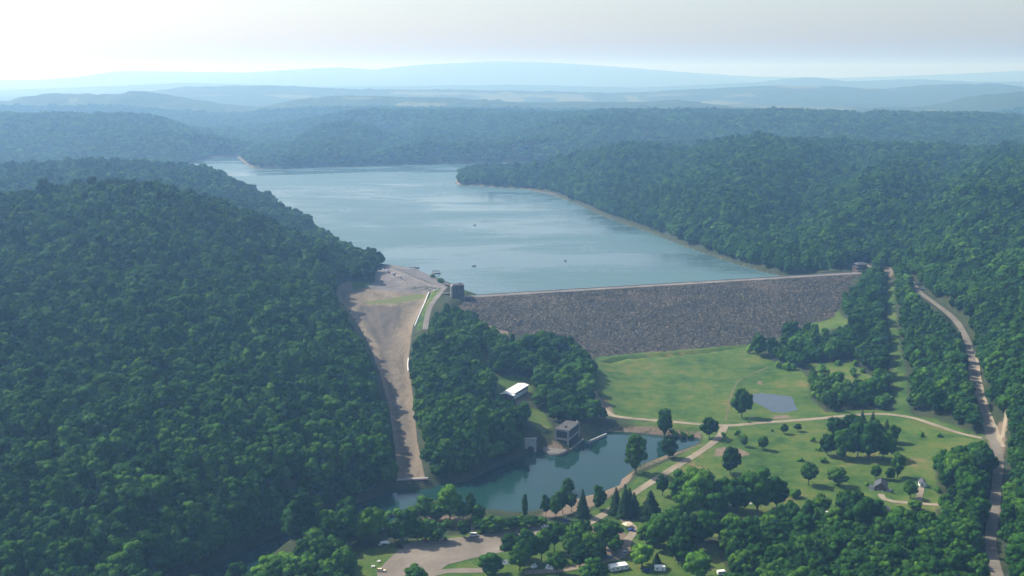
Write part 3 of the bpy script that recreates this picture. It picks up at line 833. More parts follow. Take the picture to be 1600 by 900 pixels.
def crown_conifer(seed, h=17, rad=3.6):
    rs = np.random.RandomState(seed); acc = Acc()
    n = 13
    for i in range(n):
        t = i / (n - 1); z = h * (.10 + .86 * t); r = rad * (1 - t) ** .85 + .25
        k = max(5, int(11 * (1 - t) + 4))
        for a in range(k):
            an = a * 6.283 / k + rs.rand() * .6; L = r * rs.uniform(.75, 1.12)
            tip = np.array([math.cos(an) * L, math.sin(an) * L, z - L * .22]); base = np.array([0, 0, z + h * .05])
            side = np.array([-math.sin(an), math.cos(an), 0]) * (r * .42 + .2); midp = (tip * .62 + base * .38)
            V = np.array([base, midp + side - [0, 0, .25 * r], tip, midp - side - [0, 0, .25 * r], midp + [0, 0, .12 * r]])
            acc.add(V, np.array([[0, 1, 4], [1, 2, 4], [2, 3, 4], [3, 0, 4]]))
        leaves(acc, rs, np.array([0, 0, z]), r * .8 + .1, 22, .42, .5, 0)
    lobe(acc, rs, np.array([0, 0, h * .42]), rad * .45, 1, h * .38 / (rad * .45))
    return acc.mesh("crown", False)
def crown_shrub(seed, h=3, rad=2.2):
    rs = np.random.RandomState(seed); acc = Acc()
    for i in range(7):
        a = rs.rand() * 6.28; q = rad * rs.uniform(0, .6); r = rad * rs.uniform(.35, .6)
        c = np.array([math.cos(a) * q, math.sin(a) * q, h * rs.uniform(.25, .6)]); lobe(acc, rs, c, r, 1, .8); leaves(acc, rs, c, r, 40, .32)
    return acc.mesh("crown")
# prototypes: unit is metres; each has height and radius so copies can be scaled to what the photo shows
PROTO = {'broad': [], 'tall': [], 'column': [], 'conifer': [], 'shrub': [], 'open': []}
for i in range(8):
    rs = np.random.RandomState(100 + i)
    PROTO['broad'].append((crown_broad(10 + i, 15, 6.2, .10, 21 + i % 3 * 2, 2, 85, .55, .82), trunk_mesh(rs, 15, .38, 9), 15, 6.2))
for i in range(4):
    rs = np.random.RandomState(200 + i)
    PROTO['tall'].append((crown_broad(40 + i, 20, 5.2, .08, 24, 2, 90, .55, .9), trunk_mesh(rs, 20, .42, 13), 20, 5.2))
    PROTO['open'].append((crown_broad(50 + i, 14, 5.6, .2, 15, 2, 90, .55, .75), trunk_mesh(rs, 14, .36, 8.5, 6, 4), 14, 5.6))
    PROTO['conifer'].append((crown_conifer(60 + i), trunk_mesh(rs, 17, .26, 12, 0), 17, 3.6))
for i in range(2):
    rs = np.random.RandomState(300 + i)
    PROTO['column'].append((crown_column(70 + i), trunk_mesh(rs, 16, .25, 9, 1, 1), 16, 2.8))
    PROTO['shrub'].append((crown_shrub(80 + i), trunk_mesh(rs, 3, .09, 1.6, 3, 1.2), 3, 2.2))
FARP = [(crown_broad(500 + i, 15, 6.6, .1, 7, 1, 16, 1.0, .85), 15, 6.6) for i in range(5)]
for grp, ps in PROTO.items():
    for c, t, *_ in ps:
        c.materials.append(M['needle'] if grp == 'conifer' else M['leaf_light'] if grp == 'shrub' else M['leaf']); t.materials.append(M['bark'])
for c, *_ in FARP: c.materials.append(M['leaf'])
LIGHT = {}
def light_copy(me):
    if me.name not in LIGHT:
        c = me.copy(); c.materials.clear(); c.materials.append(M['leaf_light']); LIGHT[me.name] = c
    return LIGHT[me.name]

TREES = []           # x, y of every placed single tree, to keep the woods off them
def put_tree(kind, x, y, h, w, label, group, name=None, cat="tree", light=False, rs=RNG):
    c, t, ph, pr = PROTO[kind][rs.randint(len(PROTO[kind]))]
    z = float(Zi(x, y))
    nm = name or {'conifer': 'conifer_tree', 'shrub': 'bush', 'column': 'narrow_tree'}.get(kind, 'broadleaf_tree')
    root = bpy.data.objects.new(nm, None); COL.objects.link(root)
    root.location = (x, y, z); root.rotation_euler = (0, 0, rs.rand() * 6.28)
    root.scale = (w / pr, w / pr, h / ph)
    root["label"] = label; root["category"] = cat
    if group: root["group"] = group
    o = bpy.data.objects.new("crown", light_copy(c) if light else c); COL.objects.link(o); o.parent = root
    o = bpy.data.objects.new("trunk", t); COL.objects.link(o); o.parent = root
    TREES.append((x, y, w))
    return root

# scattering ----------------------------------------------------------------
sd_spill = lambda X, Y: sdf_poly(spill_poly, X, Y)
def allowed(X, Y):
    ok = np.ones(X.shape, bool)
    ok &= sdf_poly(lake_poly, X, Y) > 4.5
    ok &= sdf_poly(river_poly, X, Y) > 3.5
    ok &= sd_spill(X, Y) > 3.5
    ok &= min_sdf(R, X, Y) > 2.5
    ok &= min_sdf(D_, X, Y) > 3
    ok &= sdf_poly(lot_poly, X, Y) > 4
    ok &= sdf_poly(ap, X, Y) > 3
    for k_, (P, w) in ROADS.items():
        if k_ == 'woods track': continue
        m = (X > P[:, 0].min() - 20) & (X < P[:, 0].max() + 20) & (Y > P[:, 1].min() - 20) & (Y < P[:, 1].max() + 20)
        d = np.full(X.shape, 99.0); d[m] = dist_line(P, X[m], Y[m])[0]
        ok &= d > w * .5 + 4
    s = (X - DA[0]) * dt[0] + (Y - DA[1]) * dt[1]; q = (X - DA[0]) * dn[0] + (Y - DA[1]) * dn[1]
    S = CREST_Z - (q - 5) / 2.35
    ok &= ~((s > -16) & (s < DAM_L + 10) & (q > -25) & (q < 112) & (Zi(X, Y) < S + .6))
    return ok
def scatter(y0, y1, sp, seed, margin=1.12):
    rs = np.random.RandomState(seed)
    Y, X = np.mgrid[y0:y1:sp, -.47 * y1 * margin - 60:.47 * y1 * margin + 60:sp]
    X = X + ((np.arange(X.shape[0]) % 2) * sp * .5)[:, None]
    X = X + rs.uniform(-.36, .36, X.shape) * sp; Y = Y + rs.uniform(-.36, .36, Y.shape) * sp
    X = X.ravel(); Y = Y.ravel()
    k = np.abs(X) < .47 * Y * margin + 60
    X = X[k]; Y = Y[k]
    k = allowed(X, Y)
    return X[k], Y[k]

# areas the photo shows bare: no woodland tree may stand in front of them
CLEAR = [[(736,466),(737,486),(752,500),(772,514),(800,527),(828,530),(838,519),(862,517),(890,528),(910,546),(936,560),(950,568),(1000,562),(1080,556),(1130,551),(1168,545),(1225,528),(1262,508),(1290,488),(1325,455),(1350,429),(1250,433),(1000,450),(800,461)], [(520,462),(560,452),(590,440),(590,414),(690,430),(720,440),(735,478),(700,478),(690,480),(672,500),(664,520),(645,530),(640,575),(646,620),(652,690),(664,748),(622,752),(616,700),(604,640),(590,590),(570,540),(540,490)],
    [(1388,418),(1400,424),(1392,436),(1380,428)], [(1424,442),(1434,444),(1450,464),(1488,494),(1508,530),(1521,580),(1536,630),(1552,655),(1566,665),(1568,700),(1564,725),(1555,720),(1545,685),(1522,620),(1511,570),(1498,520),(1468,487),(1434,460)],
    [(1384,440),(1398,440),(1407,520),(1418,580),(1425,645),(1397,645),(1389,560),(1384,500)],
    [(935,640),(960,590),(950,566),(1168,546),(1222,574),(1262,592),(1266,622),(1296,646),(1400,642),(1450,652),(1540,683),(1500,700),(1400,690),(1100,672),(950,660)],
    [(745,740),(828,702),(895,700),(945,668),(1100,672),(1100,830),(760,802),(740,790)], [(868,655),(912,655),(912,705),(850,705),(822,700),(822,675),(845,662)],
    [(774,592),(812,588),(833,596),(828,630),(800,628),(774,618)], [(1332,405),(1356,405),(1356,424),(1332,424)],
    [(1262,510),(1300,488),(1328,500),(1300,520)], [(610,772),(650,768),(650,800),(600,800)], [(300,890),(440,842),(480,842),(420,885),(330,905)],
    [(833,635),(850,642),(850,662),(838,660)],
    [(728,438),(780,445),(780,466),(728,466)], [(700,436),(728,436),(728,474),(700,474)], [(1545,786),(1564,784),(1564,810),(1547,810)]]
def in_px(poly, PX, PY): return sdf_poly(poly, PX, PY) < 0
def clear_ok(X, Y, H, W_=1.0):
    """H tree height in metres"""
    z = Zi(X, Y); bad = np.zeros(X.shape, bool)
    for f in (.25, .6, .95):
        PX, PY = project(X, Y, z + H * f)
        rr = 3.2 * W_ * (1 - .45 * (f > .9)) * F_PX / Y
        for P in CLEAR:
            for s_ in (-1, 0, 1): bad |= in_px(P, PX + s_ * rr, PY)
    return ~bad

# ------------------------------------------------------------------ single trees read off the photo: kind, foot x, foot y, height, width (photo px), label
T = []
def t(kind, px, py, hp, wp, label, group=None, light=False, cat="tree", name=None):
    T.append((kind, px, py, hp, wp, label, group, light, cat, name))
t('tall',993,740,68,36,"tallest tree on the near bank of the outlet pool, with a full narrow crown")
t('broad',1044,716,34,26,"rounded tree standing alone on the sandy south shore of the pool")
t('tall',1038,684,48,25,"tall tree between the pool's far shore and the gravel road")
t('broad',1108,684,36,26,"dark tree at the pool's east tip by the gravel road fork")
t('broad',1159,652,50,30,"lone rounded dark tree in the meadow beside the grey pond")
t('open',943,658,20,13,"slight small tree by the rocks above the powerhouse end of the pool")
t('broad',1162,698,19,12,"small young tree in the meadow just above the orange dirt patch")
t('broad',1192,703,24,16,"small rounded tree in open meadow right of the orange dirt patch")
t('open',1225,678,15,15,"low spreading little tree just below the gravel road, left of its twin")
t('open',1247,674,13,12,"tiny tree below the gravel road, nearest the meadow thicket")
t('broad',1141,741,42,31,"dark full tree standing in front of the orange dirt patch")
t('open',1263,758,36,30,"airy orchard tree in the middle meadow, with sky gaps in its crown")
t('broad',1308,759,32,30,"compact dark tree in the meadow, right of the airy orchard tree")
t('open',1283,808,38,30,"ragged orchard tree nearest the house side of the lower meadow")
t('shrub',1238,777,18,26,"very dark purplish round bush at the right edge of the big meadow grove", cat="bush", name="bush")
for a in [(1092,795,70,58),(1064,780,44,40),(1124,792,46,38),(1150,800,56,44),(1183,800,70,54),(1213,794,50,38),(1075,810,54,44),(1120,812,44,40)]:
    t('broad',*a,"large dark round tree of the big grove in the lower meadow","grove trees in the lower meadow")
for a in [(1325,820,62,50),(1352,828,56,44),(1338,842,60,46),(1306,838,46,38),(1372,822,40,30)]:
    t('broad',*a,"tall dark tree in the cluster just below the dark house","trees below the dark house")
t('broad',1368,748,22,17,"small tree directly behind the dark house, left one")
t('broad',1391,750,20,15,"small tree directly behind the dark house, right one")
t('shrub',1354,759,9,9,"little bush at the left end of the dark house",cat="bush",name="bush")
t('tall',1402,746,42,22,"slender dark tree in the meadow above the dark house and the shed")
for a in [(1293,712,36,28),(1316,716,48,34),(1340,714,54,34),(1358,719,58,36),(1380,717,48,36),(1394,692,30,22),(1330,680,36,28),(1304,684,34,26),(1345,690,40,28),(1368,698,40,28)]:
    t('broad',*a,"dark tree of the dense thicket in the upper right meadow","thicket trees in the upper meadow")
for a in [(1346,676,36,18),(1362,682,40,18),(1384,690,36,17)]:
    t('conifer',*a,"pointed dark conifer rising from the upper meadow thicket","conifers in the upper meadow thicket")
t('open',1422,779,28,25,"tree between the dark house and the shed, behind the driveway")
t('broad',1429,799,20,24,"low round tree on the lawn in front of the driveway")
t('shrub',1465,769,9,13,"small bush on the grass right of the white shed",cat="bush",name="bush")
t('shrub',1492,776,10,14,"reddish brown bush farthest right of the white shed",cat="bush",name="bush")
for a in [(1478,752,46,34),(1494,758,56,42),(1508,772,50,38),(1530,748,48,38),(1520,722,34,28),(1545,742,34,24)]:
    t('broad',*a,"dark tree in the clump between the meadow and the hillside road junction","trees by the road junction")
t('shrub',1440,682,10,12,"lone dark bush in the grass below the curving gravel road",cat="bush",name="bush")
t('shrub',1468,683,9,11,"lone bush nearest the road junction in the grass triangle",cat="bush",name="bush")
for a in [(1152,680,10,12),(1160,684,9,12),(1130,682,8,10),(1170,660,5,7),(1206,674,5,6),(1270,690,8,10),(1278,704,8,12),(1286,722,8,16),(1270,732,7,16),(1250,720,6,14)]:
    t('shrub',*a,"low green shrub scattered in the meadow below the gravel road","meadow shrubs",False,"bush","bush")
for a in [(1056,682,10,14),(1068,683,10,14),(1078,684,9,12),(1050,676,8,10)]:
    t('shrub',*a,"dark shrub on the pool's far bank right of the tall tree","shrubs on the pool bank",False,"bush","bush")
# campground and path
for a in [(976,808,54,24),(962,803,44,20),(990,807,40,22),(983,800,40,18)]:
    t('conifer',*a,"dark spruce in the tight clump where the gravel road meets the campground","spruce clump by the gravel road")
t('conifer',910,808,46,20,"dark spruce standing apart left of the spruce clump")
t('broad',936,796,38,22,"small full tree beside the beach left of the spruce clump")
t('open',1035,775,34,23,"small tree on a thin trunk in the grass beside the park road")
t('conifer',1016,812,48,34,"broad pale green pine right of the spruce clump")
for a in [(1050,842,54,50),(1030,856,58,46),(1076,862,60,50),(1010,850,34,28),(1100,850,52,44),(1060,880,50,44)]:
    t('broad',*a,"big rounded tree shading the campground beside the tan camper","campground shade trees")
t('broad',1003,886,40,36,"bright green round tree between the two white campers",None,True)
t('broad',1088,905,48,46,"bright green tree at the bottom edge right of the tan camper",None,True)
t('conifer',1026,880,18,12,"tiny dark conifer behind the small white camper")
for a in [(946,860,52,42),(900,864,52,44),(922,872,46,36),(912,846,36,30),(958,845,34,26),(880,850,36,28),(870,898,40,34),(905,892,44,38),(892,872,40,32),(935,886,38,32),(960,868,34,28)]:
    t('open',*a,"dark leafy tree around the campground loop","trees around the campground loop")
t('open',888,778,32,23,"leafy tree at the pool's south shore, left of the beach")
t('broad',928,912,42,44,"dark tree at the bottom edge left of the long white trailer")
t('column',820,806,36,11,"slim column-shaped tree standing alone at the river's edge")
for a in [(853,808,36,20),(868,814,46,22),(879,803,42,20),(893,800,34,18)]:
    t('open',*a,"thin-trunked tree on the sandy bank left of the spruces","thin-trunked bank trees")
for a in [(800,872,44,40),(826,884,58,46),(846,876,52,38),(812,892,40,38),(866,862,50,32)]:
    t('open',*a,"dark tree beside the parking lot's right end","trees at the right end of the parking lot")
t('broad',768,900,38,42,"round tree in the grass at the bottom edge below the lot")
t('broad',650,915,34,36,"tree crown poking up at the bottom edge of the parking lot")
# river edge
t('tall',703,812,60,38,"tallest rounded tree on the river island below the spillway",None,True)
t('tall',736,808,42,16,"slim tree on the right end of the river island")
for a in [(664,812,38,36),(682,816,34,30),(724,812,32,28),(748,812,24,24),(644,816,28,26)]:
    t('broad',*a,"low spreading tree on the river island below the spillway","river island trees")
for a in [(636,846,52,38),(652,846,40,32),(666,844,36,34),(684,846,32,28),(618,846,30,26)]:
    t('broad',*a,"leafy tree between the river and the parking lot cars","trees behind the parked cars")
for a in [(606,812,16,22),(622,806,14,20),(630,822,20,26),(610,828,18,24),(596,820,18,22),(654,826,16,22),(700,824,16,24),(722,826,14,22),(742,818,14,18),(640,800,12,16),(672,794,12,18)]:
    t('shrub',*a,"low green bush on the river bars below the spillway","bushes on the river bars",False,"bush","bush")
t('broad',725,840,30,22,"dark oval tree at the lot's edge beside the white van")
for a in [(752,832,22,26),(766,831,26,30),(782,829,22,28),(798,827,20,28),(814,825,20,26),(832,823,18,26),(846,820,14,20)]:
    t('broad',*a,"dense green tree of the hedge between the river and the lot","hedge trees along the lot")
for a in [(544,848,64,38),(515,856,54,36),(584,848,60,38),(492,864,44,34),(564,850,48,30)]:
    t('tall',*a,"tall pointed riverside tree left of the picnic lawn","tall riverside trees")
for a in [(430,905,44,46),(452,900,40,40),(474,908,44,40),(410,912,34,36)]:
    t('broad',*a,"bright green low tree on the river bank at the bottom edge","bright green river bank trees",True)
for a in [(500,892,54,44),(540,905,56,42),(522,880,44,36),(474,880,36,34)]:
    t('broad',*a,"dark tree around the blue tent left of the picnic lawn","trees around the blue tent")
t('broad',370,912,36,34,"tree at the bottom edge on the near bank of the shaded river")
# lake edge
t('tall',577,406,20,10,"thin pine on the lakeside tip of the left hill, left one")
t('tall',584,410,22,8,"thin pine on the lakeside tip of the left hill, nearest the ramp")
t('shrub',676,434,8,9,"bush at the water's edge behind the dock",cat="bush",name="bush")
t('shrub',690,442,10,13,"larger bush at the water's edge between dock and tower",cat="bush",name="bush")
t('shrub',731,459,5,7,"bush on the lake side just right of the tower",cat="bush",name="bush")
t('shrub',739,462,4,7,"low bush at the lake side where the dam crest begins",cat="bush",name="bush")
t('broad',1184,556,34,24,"rounded dark tree at the foot of the dam, first of the row")
t('shrub',1172,552,16,12,"low bush at the left end of the trees along the dam foot",cat="bush",name="bush")
t('broad',1236,532,30,28,"dark tree standing against the lower right rocks of the dam")
for a in [(1216,575,14,12),(1228,578,16,16),(1240,578,14,12)]:
    t('shrub',*a,"bush at the meadow end of the worn track below the dam","bushes at the track end",False,"bush","bush")
_g = np.random.RandomState(31)
_thick = [(1266,580),(1300,572),(1345,566),(1392,596),(1398,640),(1340,636),(1296,640),(1268,622)]
k_ = 0
while k_ < 46:
    a, b = _g.uniform(1262, 1400), _g.uniform(565, 642)
    if sdf_poly(_thick, np.array([a]), np.array([b]))[0] < 0:
        s_ = _g.uniform(.7, 1.5)
        t('shrub' if k_ % 3 else 'broad', a, b, 12 * s_, 12 * s_, "small green tree or bush in the yellow-green scrub left of the grassy strip", "scrub left of the grassy strip", k_ % 3 == 0, "bush", "bush"); k_ += 1
ORD = ["leftmost", "second from left", "third from left", "fourth from left", "fifth from left", "sixth from left", "seventh from left", "eighth from left", "ninth from left", "tenth from left", "eleventh from left", "twelfth from left", "thirteenth from left", "fourteenth from left", "fifteenth from left"]
_by = {}
for i, a in enumerate(T):
    if a[6] and a[6] != "scrub left of the grassy strip": _by.setdefault(a[5], []).append(i)
for lab, idx in _by.items():
    idx.sort(key=lambda i: T[i][1])
    for n_, i in enumerate(idx):
        a = list(T[i]); a[5] = lab + ", " + ORD[n_]; T[i] = tuple(a)
for kind, px, py, hp, wp, label, group, light, cat, name in T:
    x, y, z = hit(px, py)
    mpp = y / F_PX * 1.02
    if kind == 'conifer': wp *= 1.35
    put_tree(kind, x, y, hp * mpp * 1.05, wp * mpp * .5, label, group, name, cat, light)
n_broad = sum(1 for a in T if (a[9] or a[0]) not in ('conifer', 'shrub', 'column', 'bush'))
print('single trees', len(T), n_broad)

# ------------------------------------------------------------------ small builders
def box(bm, c, s, rot=0, mat=None, taper=None):
    M_ = Matrix.Translation(c) @ Matrix.Rotation(rot, 4, 'Z') @ Matrix.Diagonal((s[0], s[1], s[2], 1))
    r = bmesh.ops.create_cube(bm, size=1, matrix=M_)
    return r['verts']
def bm_obj(name, bm, mat, parent=None, smooth_=False, bevel=0, **props):
    me = bpy.data.meshes.new(name)
    if bevel: bmesh.ops.bevel(bm, geom=list(bm.edges), offset=bevel, segments=1, affect='EDGES')
    bmesh.ops.recalc_face_normals(bm, faces=bm.faces)
    bm.to_mesh(me); bm.free()
    if smooth_:
        for p in me.polygons: p.use_smooth = True
    return link(name, me, mat, parent, **props)
def root_at(name, x, y, z, rz, label, cat, group=None):
    o = bpy.data.objects.new(name, None); COL.objects.link(o); o.location = (x, y, z); o.rotation_euler = (0, 0, rz)
    o["label"] = label; o["category"] = cat
    if group: o["group"] = group
    return o
def one_box(name, c, s, mat, parent, bevel=0, **props):
    bm = bmesh.new(); box(bm, c, s); return bm_obj(name, bm, mat, parent, False, bevel, **props)
def copy_thing(o, x, y, z, rz, label):
    def rec(a, par):
        c = a.copy(); COL.objects.link(c)
        if par is not None: c.parent = par
        for ch in [k for k in bpy.data.objects if k.parent == a]: rec(ch, c)
        return c
    c = rec(o, None); c.location = (x, y, z); c.rotation_euler = (0, 0, rz); c["label"] = label
    return c
MT = {
 'concrete': simple("concrete", (.36, .35, .33), .85, .2, .5), 'pale': simple("pale_concrete", (.42, .40, .37), .85, .2, .5), 'white': simple("white_paint", (.72, .72, .70), .5, .08, 1),
 'panel': simple("dark_panel", (.045, .045, .05), .5, .2, .6), 'roofgrey': simple("grey_roofing", (.07, .068, .068), .9, .2, .4),
 'whiteroof': simple("white_metal_roof", (.80, .79, .74), .45, .05, .3), 'glass': simple("window_glass", (.03, .035, .045), .12, .1, 1),
 'brown': simple("brown_siding", (.10, .065, .05), .8, .2, 2), 'shingle': simple("shingles", (.07, .075, .085), .9, .25, 1.5), 'stone': simple("tower_stone", (.085, .075, .07), .9, .25, .5),
 'tan': simple("tan_canvas", (.62, .50, .36), .8, .1, 2), 'rubber': simple("tyre_rubber", (.02, .02, .02), .9, .1, 3), 'steel': simple("bare_steel", (.4, .4, .4), .4, .1, 3, .6),
 'blue': simple("blue_canvas", (.05, .12, .45), .7, .1, 2), 'wood': simple("weathered_wood", (.20, .16, .12), .9, .25, 3), 'orange': simple("tent_orange", (.7, .25, .08), .8, .1, 2),
}
def gable(name, px, py, L, W_, H, RH, rz, wall, roof, label, cat="house", over=.5, n_win=3, chimney=False, door=True, g=None):
    """gabled building: long axis along local x"""
    x, y, z = hit(px, py)
    z = float(Zi(x, y))
    r = root_at(name, x, y, z, rz, label, cat, g)
    bm = bmesh.new(); box(bm, (0, 0, H / 2 - .5), (L, W_, H + 1))
    for s in (-1, 1):
        v = [bm.verts.new(p) for p in ((s * L / 2, -W_ / 2, H), (s * L / 2, W_ / 2, H), (s * L / 2, 0, H + RH), (s * (L / 2 - .2), -W_ / 2, H), (s * (L / 2 - .2), W_ / 2, H), (s * (L / 2 - .2), 0, H + RH))]
        bm.faces.new(v[:3]); bm.faces.new(v[3:]); bm.faces.new((v[0], v[2], v[5], v[3])); bm.faces.new((v[1], v[2], v[5], v[4]))
    bm_obj("wall", bm, wall, r)
    bm = bmesh.new(); sl = RH / (W_ / 2)
    for s in (-1, 1):
        a = [(-L / 2 - over, s * (W_ / 2 + over), H - over * sl + .05), (L / 2 + over, s * (W_ / 2 + over), H - over * sl + .05), (L / 2 + over, 0, H + RH + .05), (-L / 2 - over, 0, H + RH + .05)]
        lo = [bm.verts.new(p) for p in a]; hi = [bm.verts.new((p[0], p[1], p[2] + .22)) for p in a]
        for f in ((0, 1, 2, 3), ): bm.faces.new([lo[i] for i in f]); bm.faces.new([hi[i] for i in f])
        for i in range(4): bm.faces.new((lo[i], lo[(i + 1) % 4], hi[(i + 1) % 4], hi[i]))
    rf = bm_obj("roof", bm, roof, r)
    if chimney: one_box("chimney", (L * .2, 0, H + RH + .5), (.8, .8, 1.8), MT['stone'], rf)
    for s in (-1, 1):
        for k in range(n_win):
            wx = -L / 2 + L * (k + .5) / n_win
            w = one_box("window", (wx, s * (W_ / 2 + .02), H * .58), (1.2, .14, 1.1), MT['white'], r)
            one_box("pane", (wx, s * (W_ / 2 + .08), H * .58), (1.0, .08, .9), MT['glass'], w)
    w = one_box("window", (-L / 2 - .02, W_ * .2, H * .58), (.14, 1.2, 1.1), MT['white'], r)
    one_box("pane", (-L / 2 - .08, W_ * .2, H * .58), (.08, 1.0, .9), MT['glass'], w)
    if door: one_box("door", (-L / 2 - .03, -W_ * .12, 1.0), (.12, 1.0, 2.0), MT['white'], r)
    return r

# ------------------------------------------------------------------ powerhouse at the pool
def powerhouse():
    m0 = np.array(U(888, 701, RIVER_Z + 1)); ax = np.array([9.2, 20.0]); Lx = np.linalg.norm(ax); ax /= Lx; bx = np.array([-ax[1], ax[0]])
    Lg, Wd, H = 22.0, 10.5, 13.5
    c = m0 + ax * Lg / 2 + bx * Wd / 2
    r = root_at("powerhouse", c[0], c[1], RIVER_Z + .2, math.atan2(ax[1], ax[0]), "two-storey grey powerhouse with dark panels standing in the pool's edge", "building")
    C_, P_ = MT['pale'], MT['panel']
    one_box("base", (0, 0, .6), (Lg + 1.4, Wd + 1.4, 3.2), MT['concrete'], r)
    one_box("wall", (0, 0, 1.8 + (H - 2) / 2), (Lg - .5, Wd - .5, H - 2.4), P_, r)
    bm = bmesh.new()
    for sx in (-1, 1):
        for sy in (-1, 1): box(bm, (sx * (Lg / 2 - .5), sy * (Wd / 2 - .5), H / 2 + 1), (1.1, 1.1, H - 1.2))
    for z, t_ in ((7.4, 1.5), (H + .25, .7), (2.5, .6)):
        for s in (-1, 1):
            box(bm, (0, s * (Wd / 2 - .38), z), (Lg - 2.1, .86, t_)); box(bm, (s * (Lg / 2 - .38), 0, z), (.86, Wd - 2.1, t_))
    bm_obj("concrete_frame", bm, C_, r)
    rf = one_box("roof", (0, 0, H + .78), (Lg + .5, Wd + .5, .35), MT['roofgrey'], r)
    one_box("roof_vent", (-Lg * .2, -Wd * .05, H + 1.5), (1.3, 1.3, 1.2), P_, rf)
    bm = bmesh.new(); bmesh.ops.create_cone(bm, segments=10, radius1=.35, radius2=.35, depth=1.5, cap_ends=True, matrix=Matrix.Translation((Lg * .42, -Wd * .38, H + 1.6))); bm_obj("vent_pipe", bm, MT['white'], rf)
    for k in range(6):
        w = one_box("window", (-Lg / 2 + 2.6 + k * 3.35, -Wd / 2 + .22, 5.2), (1.6, .1, 1.6), MT['roofgrey'], r)
        one_box("pane", (-Lg / 2 + 2.6 + k * 3.35, -Wd / 2 + .15, 5.2), (1.3, .08, 1.3), MT['glass'], w)
    one_box("door", (-Lg / 2 + .2, 1.5, 3.6), (.1, 1.4, 2.4), MT['steel'], r)
    # walkway along the water with railing posts
    one_box("walkway", (0, -Wd / 2 - 1.9, 1.1), (Lg + 3, 2.3, .5), C_, r)
    bm = bmesh.new()
    for k in range(12): box(bm, (-Lg / 2 + k * 2, -Wd / 2 - 2.9, 1.9), (.12, .12, 1.1))
    box(bm, (0, -Wd / 2 - 2.9, 2.5), (Lg + 2, .12, .12)); bm_obj("railing", bm, MT['steel'], r)
    # curved apron of concrete and rubble left of the building
    pts = [U(a, b, RIVER_Z + 1.4) for a, b in [(850,698),(848,703),(858,708),(876,710),(888,704),(870,690),(862,682),(852,686)]]
    pad = sheet_mesh("landing", pts, 3, 0, RIVER_Z + 1.6)
    bm = bmesh.new(); bm.from_mesh(pad); g_ = bmesh.ops.extrude_face_region(bm, geom=list(bm.faces)); bmesh.ops.translate(bm, verts=[v for v in g_['geom'] if isinstance(v, bmesh.types.BMVert)], vec=(0, 0, -3.5))
    o = bm_obj("landing", bm, M['crest']); o["label"] = "curved pale stone landing jutting into the pool left of the powerhouse"; o["category"] = "landing"
    # outlet headwall and wing walls
    x, y = U(829, 706, RIVER_Z); r = root_at("outlet_headwall", x, y, RIVER_Z - .5, .12, "light grey concrete outlet wall left of the powerhouse landing", "wall")
    one_box("wall_face", (0, .8, 5), (8.5, 1.6, 10.5), MT['concrete'], r); one_box("cap", (0, .8, 10.4), (9.2, 2.1, .5), C_, r)
    bm = bmesh.new(); bmesh.ops.create_cone(bm, segments=20, radius1=2.6, radius2=2.6, depth=.3, cap_ends=True, matrix=Matrix.Translation((0, -.12, 2.2)) @ Matrix.Rotation(math.pi / 2, 4, 'X')); bm_obj("tunnel_mouth", bm, MT['panel'], r)
    x, y = U(851, 689, RIVER_Z + 2); r = root_at("retaining_wall", x, y, RIVER_Z + 1, .8, "stained concrete retaining wall behind the powerhouse landing", "wall")
    one_box("wall_face", (0, 0, 3), (10, .9, 6.5), MT['concrete'], r); one_box("coping", (0, 0, 6.4), (10.3, 1.3, .35), C_, r)
    x, y = U(938, 683, RIVER_Z + 1); r = root_at("quay_wall", x, y, RIVER_Z - 1, .88, "low concrete wall running from powerhouse to the pool's back shore", "wall")
    one_box("wall_face", (-4, 0, 1.2), (24, .8, 3), MT['concrete'], r); one_box("coping", (-4, 0, 2.8), (24.2, 1.2, .25), C_, r)
powerhouse()

# white-roofed office
def office():
    a = np.array(U(803, 621, 14.5)); ax = np.array([13.0, 27.0]); ax /= np.linalg.norm(ax); bx = np.array([-ax[1], ax[0]])
    L, W_ = 26.0, 8.5
    c = a + ax * L / 2 + bx * W_ / 2; rz = math.atan2(ax[1], ax[0])
    z = 14.2
    r = root_at("office_building", c[0], c[1], z, rz, "long low white-roofed office in a clearing on the wooded knoll", "building")
    one_box("wall", (0, 0, .9), (L, W_, 5.2), MT['white'], r)
    for k in range(7):
        x = -L / 2 + 2 + k * (L - 4) / 6
        w = one_box("window", (x, -W_ / 2 - .03, 2.1), (2.3, .12, 1.6), MT['roofgrey'], r); one_box("pane", (x, -W_ / 2 - .08, 2.1), (2.0, .1, 1.35), MT['glass'], w)
    def roof(nm, x0, x1, w, h, rise, par):
        bm = bmesh.new()
        for s in (-1, 1):
            q = [(x0, s * w / 2, h), (x1, s * w / 2, h), (x1, 0, h + rise), (x0, 0, h + rise)]
            lo = [bm.verts.new(p) for p in q]; hi = [bm.verts.new((p[0], p[1], p[2] + .25)) for p in q]
            bm.faces.new(lo); bm.faces.new(hi)
            for i in range(4): bm.faces.new((lo[i], lo[(i + 1) % 4], hi[(i + 1) % 4], hi[i]))
        return bm_obj(nm, bm, MT['whiteroof'], par)
    rf = roof("roof", -L / 2 - .2, L / 2 + .8, W_ + 1.6, 3.55, .9, r)
    for x in (-5, 1, 6): one_box("roof_vent", (x, -1.2, 4.6), (.6, .6, .6), MT['roofgrey'], rf)
    one_box("porch_wall", (-L / 2 - 2.2, .5, .4), (4.3, W_ + 1, 4.2), MT['brown'], r)
    p = roof("porch_roof", -L / 2 - 5, -L / 2 - .3, W_ + 3.4, 2.8, 1.5, r)
    one_box("door", (-L / 2 - 4.4, .5, 1.1), (.12, 1.6, 2.1), MT['glass'], r)
office()

